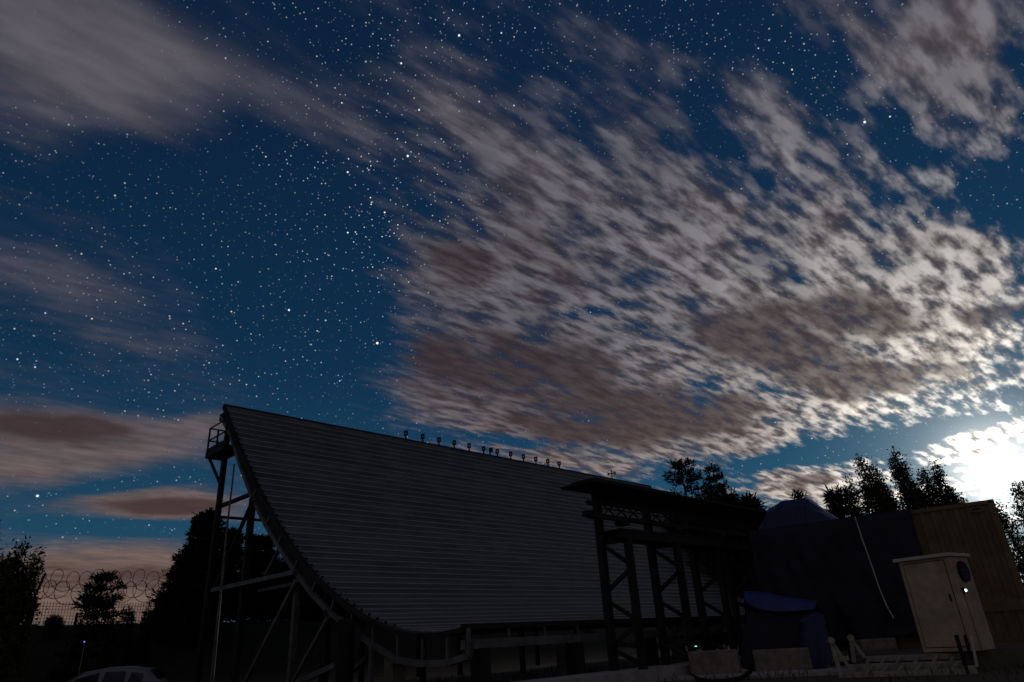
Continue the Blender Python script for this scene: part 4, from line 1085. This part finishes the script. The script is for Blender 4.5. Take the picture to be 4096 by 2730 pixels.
sp_ = [(0, 0, H_, 0.9), (1.2, 0.5, H_*0.93, 1.0), (-1.0, 0.3, H_*0.86, 0.9), (-1.9, 0.6, H_*0.80, 0.7), (0.6, -0.5, H_*0.85, 1.2), (2.4, 0.2, H_*0.95, 1.1), (-2.6, 0.8, H_*0.74, 0.6)]
broad('leafy tree against the bright moonlit cloud beyond the container corner', b_, H_, sp_, 23, leaf=0.09, n=32000, low=0.3)
# trees on the left
b_, H_ = basept(-85, 1985, 24)
sp_ = [(0, 0, H_, 0.85), (0.45, 0, H_*0.93, 0.7), (-0.8, 0.3, H_*1.02, 0.8), (0.5, 0.2, H_*0.80, 0.75), (-0.2, 0, H_*0.75, 1.0)]
broad('tall leafy tree rising beside the bushier one at the fence end', b_, H_, sp_, 24, leaf=0.075, n=30000, low=0.35, name='leafy_tree')
b_, H_ = basept(75, 2215, 23)
sp_ = [(0, 0, H_, 0.55), (0.42, 0.1, H_*0.96, 0.5), (-0.5, 0.2, H_*0.97, 0.6), (0.2, 0.1, H_*0.86, 0.6), (-0.9, 0, H_*0.9, 0.8), (-0.35, 0, H_*0.8, 0.8), (-0.7, 0, H_*0.6, 0.8)]
broad('low bushy tree in front of the end of the razor wire fence', b_, H_, sp_, 25, leaf=0.075, n=32000, low=0.3, name='leafy_tree', droop=0.2)
b_, H_ = basept(425, 2292, 29); pine('small young pine alone before the razor wire fence', b_, H_, 2.3, 26, low=0.12, whorls=13, per=7, tuft=0.20, ntuft=8, ncard=13, shape=0.75, gap=0.15)
for i, (px, py, D, wd, H2, lab) in enumerate([(520, 2435, 33, 0.7, 0, 'tiny bush just right of the small pine by the fence'), (598, 2432, 33, 0.5, 0, 'tiny pointed shrub between small pine and dark spruce'), (220, 2475, 34, 0.6, 0, 'low shrub under the mesh fence near its post')]):
    b_, H_ = basept(px, py, D); pine(lab, b_, H_, wd, 40+i, low=0.05, whorls=8, per=6, tuft=0.15, ntuft=5, ncard=10, shape=0.6, name='shrub')
SP = [(836, 2050, 36, 2.2, 0.6, 'tall dark spruce behind the tall antenna post'), (922, 2125, 39, 2.2, 0.6, 'dark spruce right behind the slim riser pipe of the antenna frame'), (775, 2195, 35, 2.7, 0.8, 'dark spruce with wide lower boughs left of the antenna frame'), (1045, 2150, 42, 3.2, 0.6, 'dense dark spruce behind the upper braces of the antenna frame'), (1180, 2250, 41, 3.8, 0.5, 'dark spruce behind the lower curve of the antenna rib'), (1350, 2330, 43, 6.0, 0.4, 'dark spruce seen through the rib near the ribbed column'), (1500, 2400, 44, 6.5, 0.4, 'dark spruce seen under the deepest part of the trough'), (672, 2420, 35, 1.3, 0.8, 'short dark spruce at the left edge of the spruce group')]
for i, (px, py, D, wd, shp, lab) in enumerate(SP):
    b_, H_ = basept(px, py, D); pine(lab, b_, H_, wd, 50+i, low=0.04, whorls=24, per=9, tuft=0.24, ntuft=10, ncard=15, shape=shp, gap=0.36, name='spruce_tree')

# ------------------------------------------------------------------ rough grass
rs = np.random.RandomState(5); gv = []; 
P = []
for _ in range(9000):
    D = 14+rs.random()**0.8*16; az = math.radians(-40+rs.random()*80)
    x, y = D*math.sin(az), D*math.cos(az)
    if pn(x*0.7, y*0.7, 9) < -0.05: continue
    P.append((x, y, gh(x, y)-0.02))
P = np.array(P); dirs = rs.normal(size=(len(P), 3))*0.35+[0, 0, 1]
v, f = leaf_tris(P, 0.20, rs, 9.0, dirs=dirs)
me = bpy.data.meshes.new('rough_grass'); me.from_pydata(v.tolist(), [], f.tolist()); me.update(); me.materials.append(GRASS)
go = bpy.data.objects.new('rough_grass', me); COL.objects.link(go); go['kind'] = 'stuff'; go['label'] = 'sparse rough grass on the dark yard'; go['category'] = 'grass'
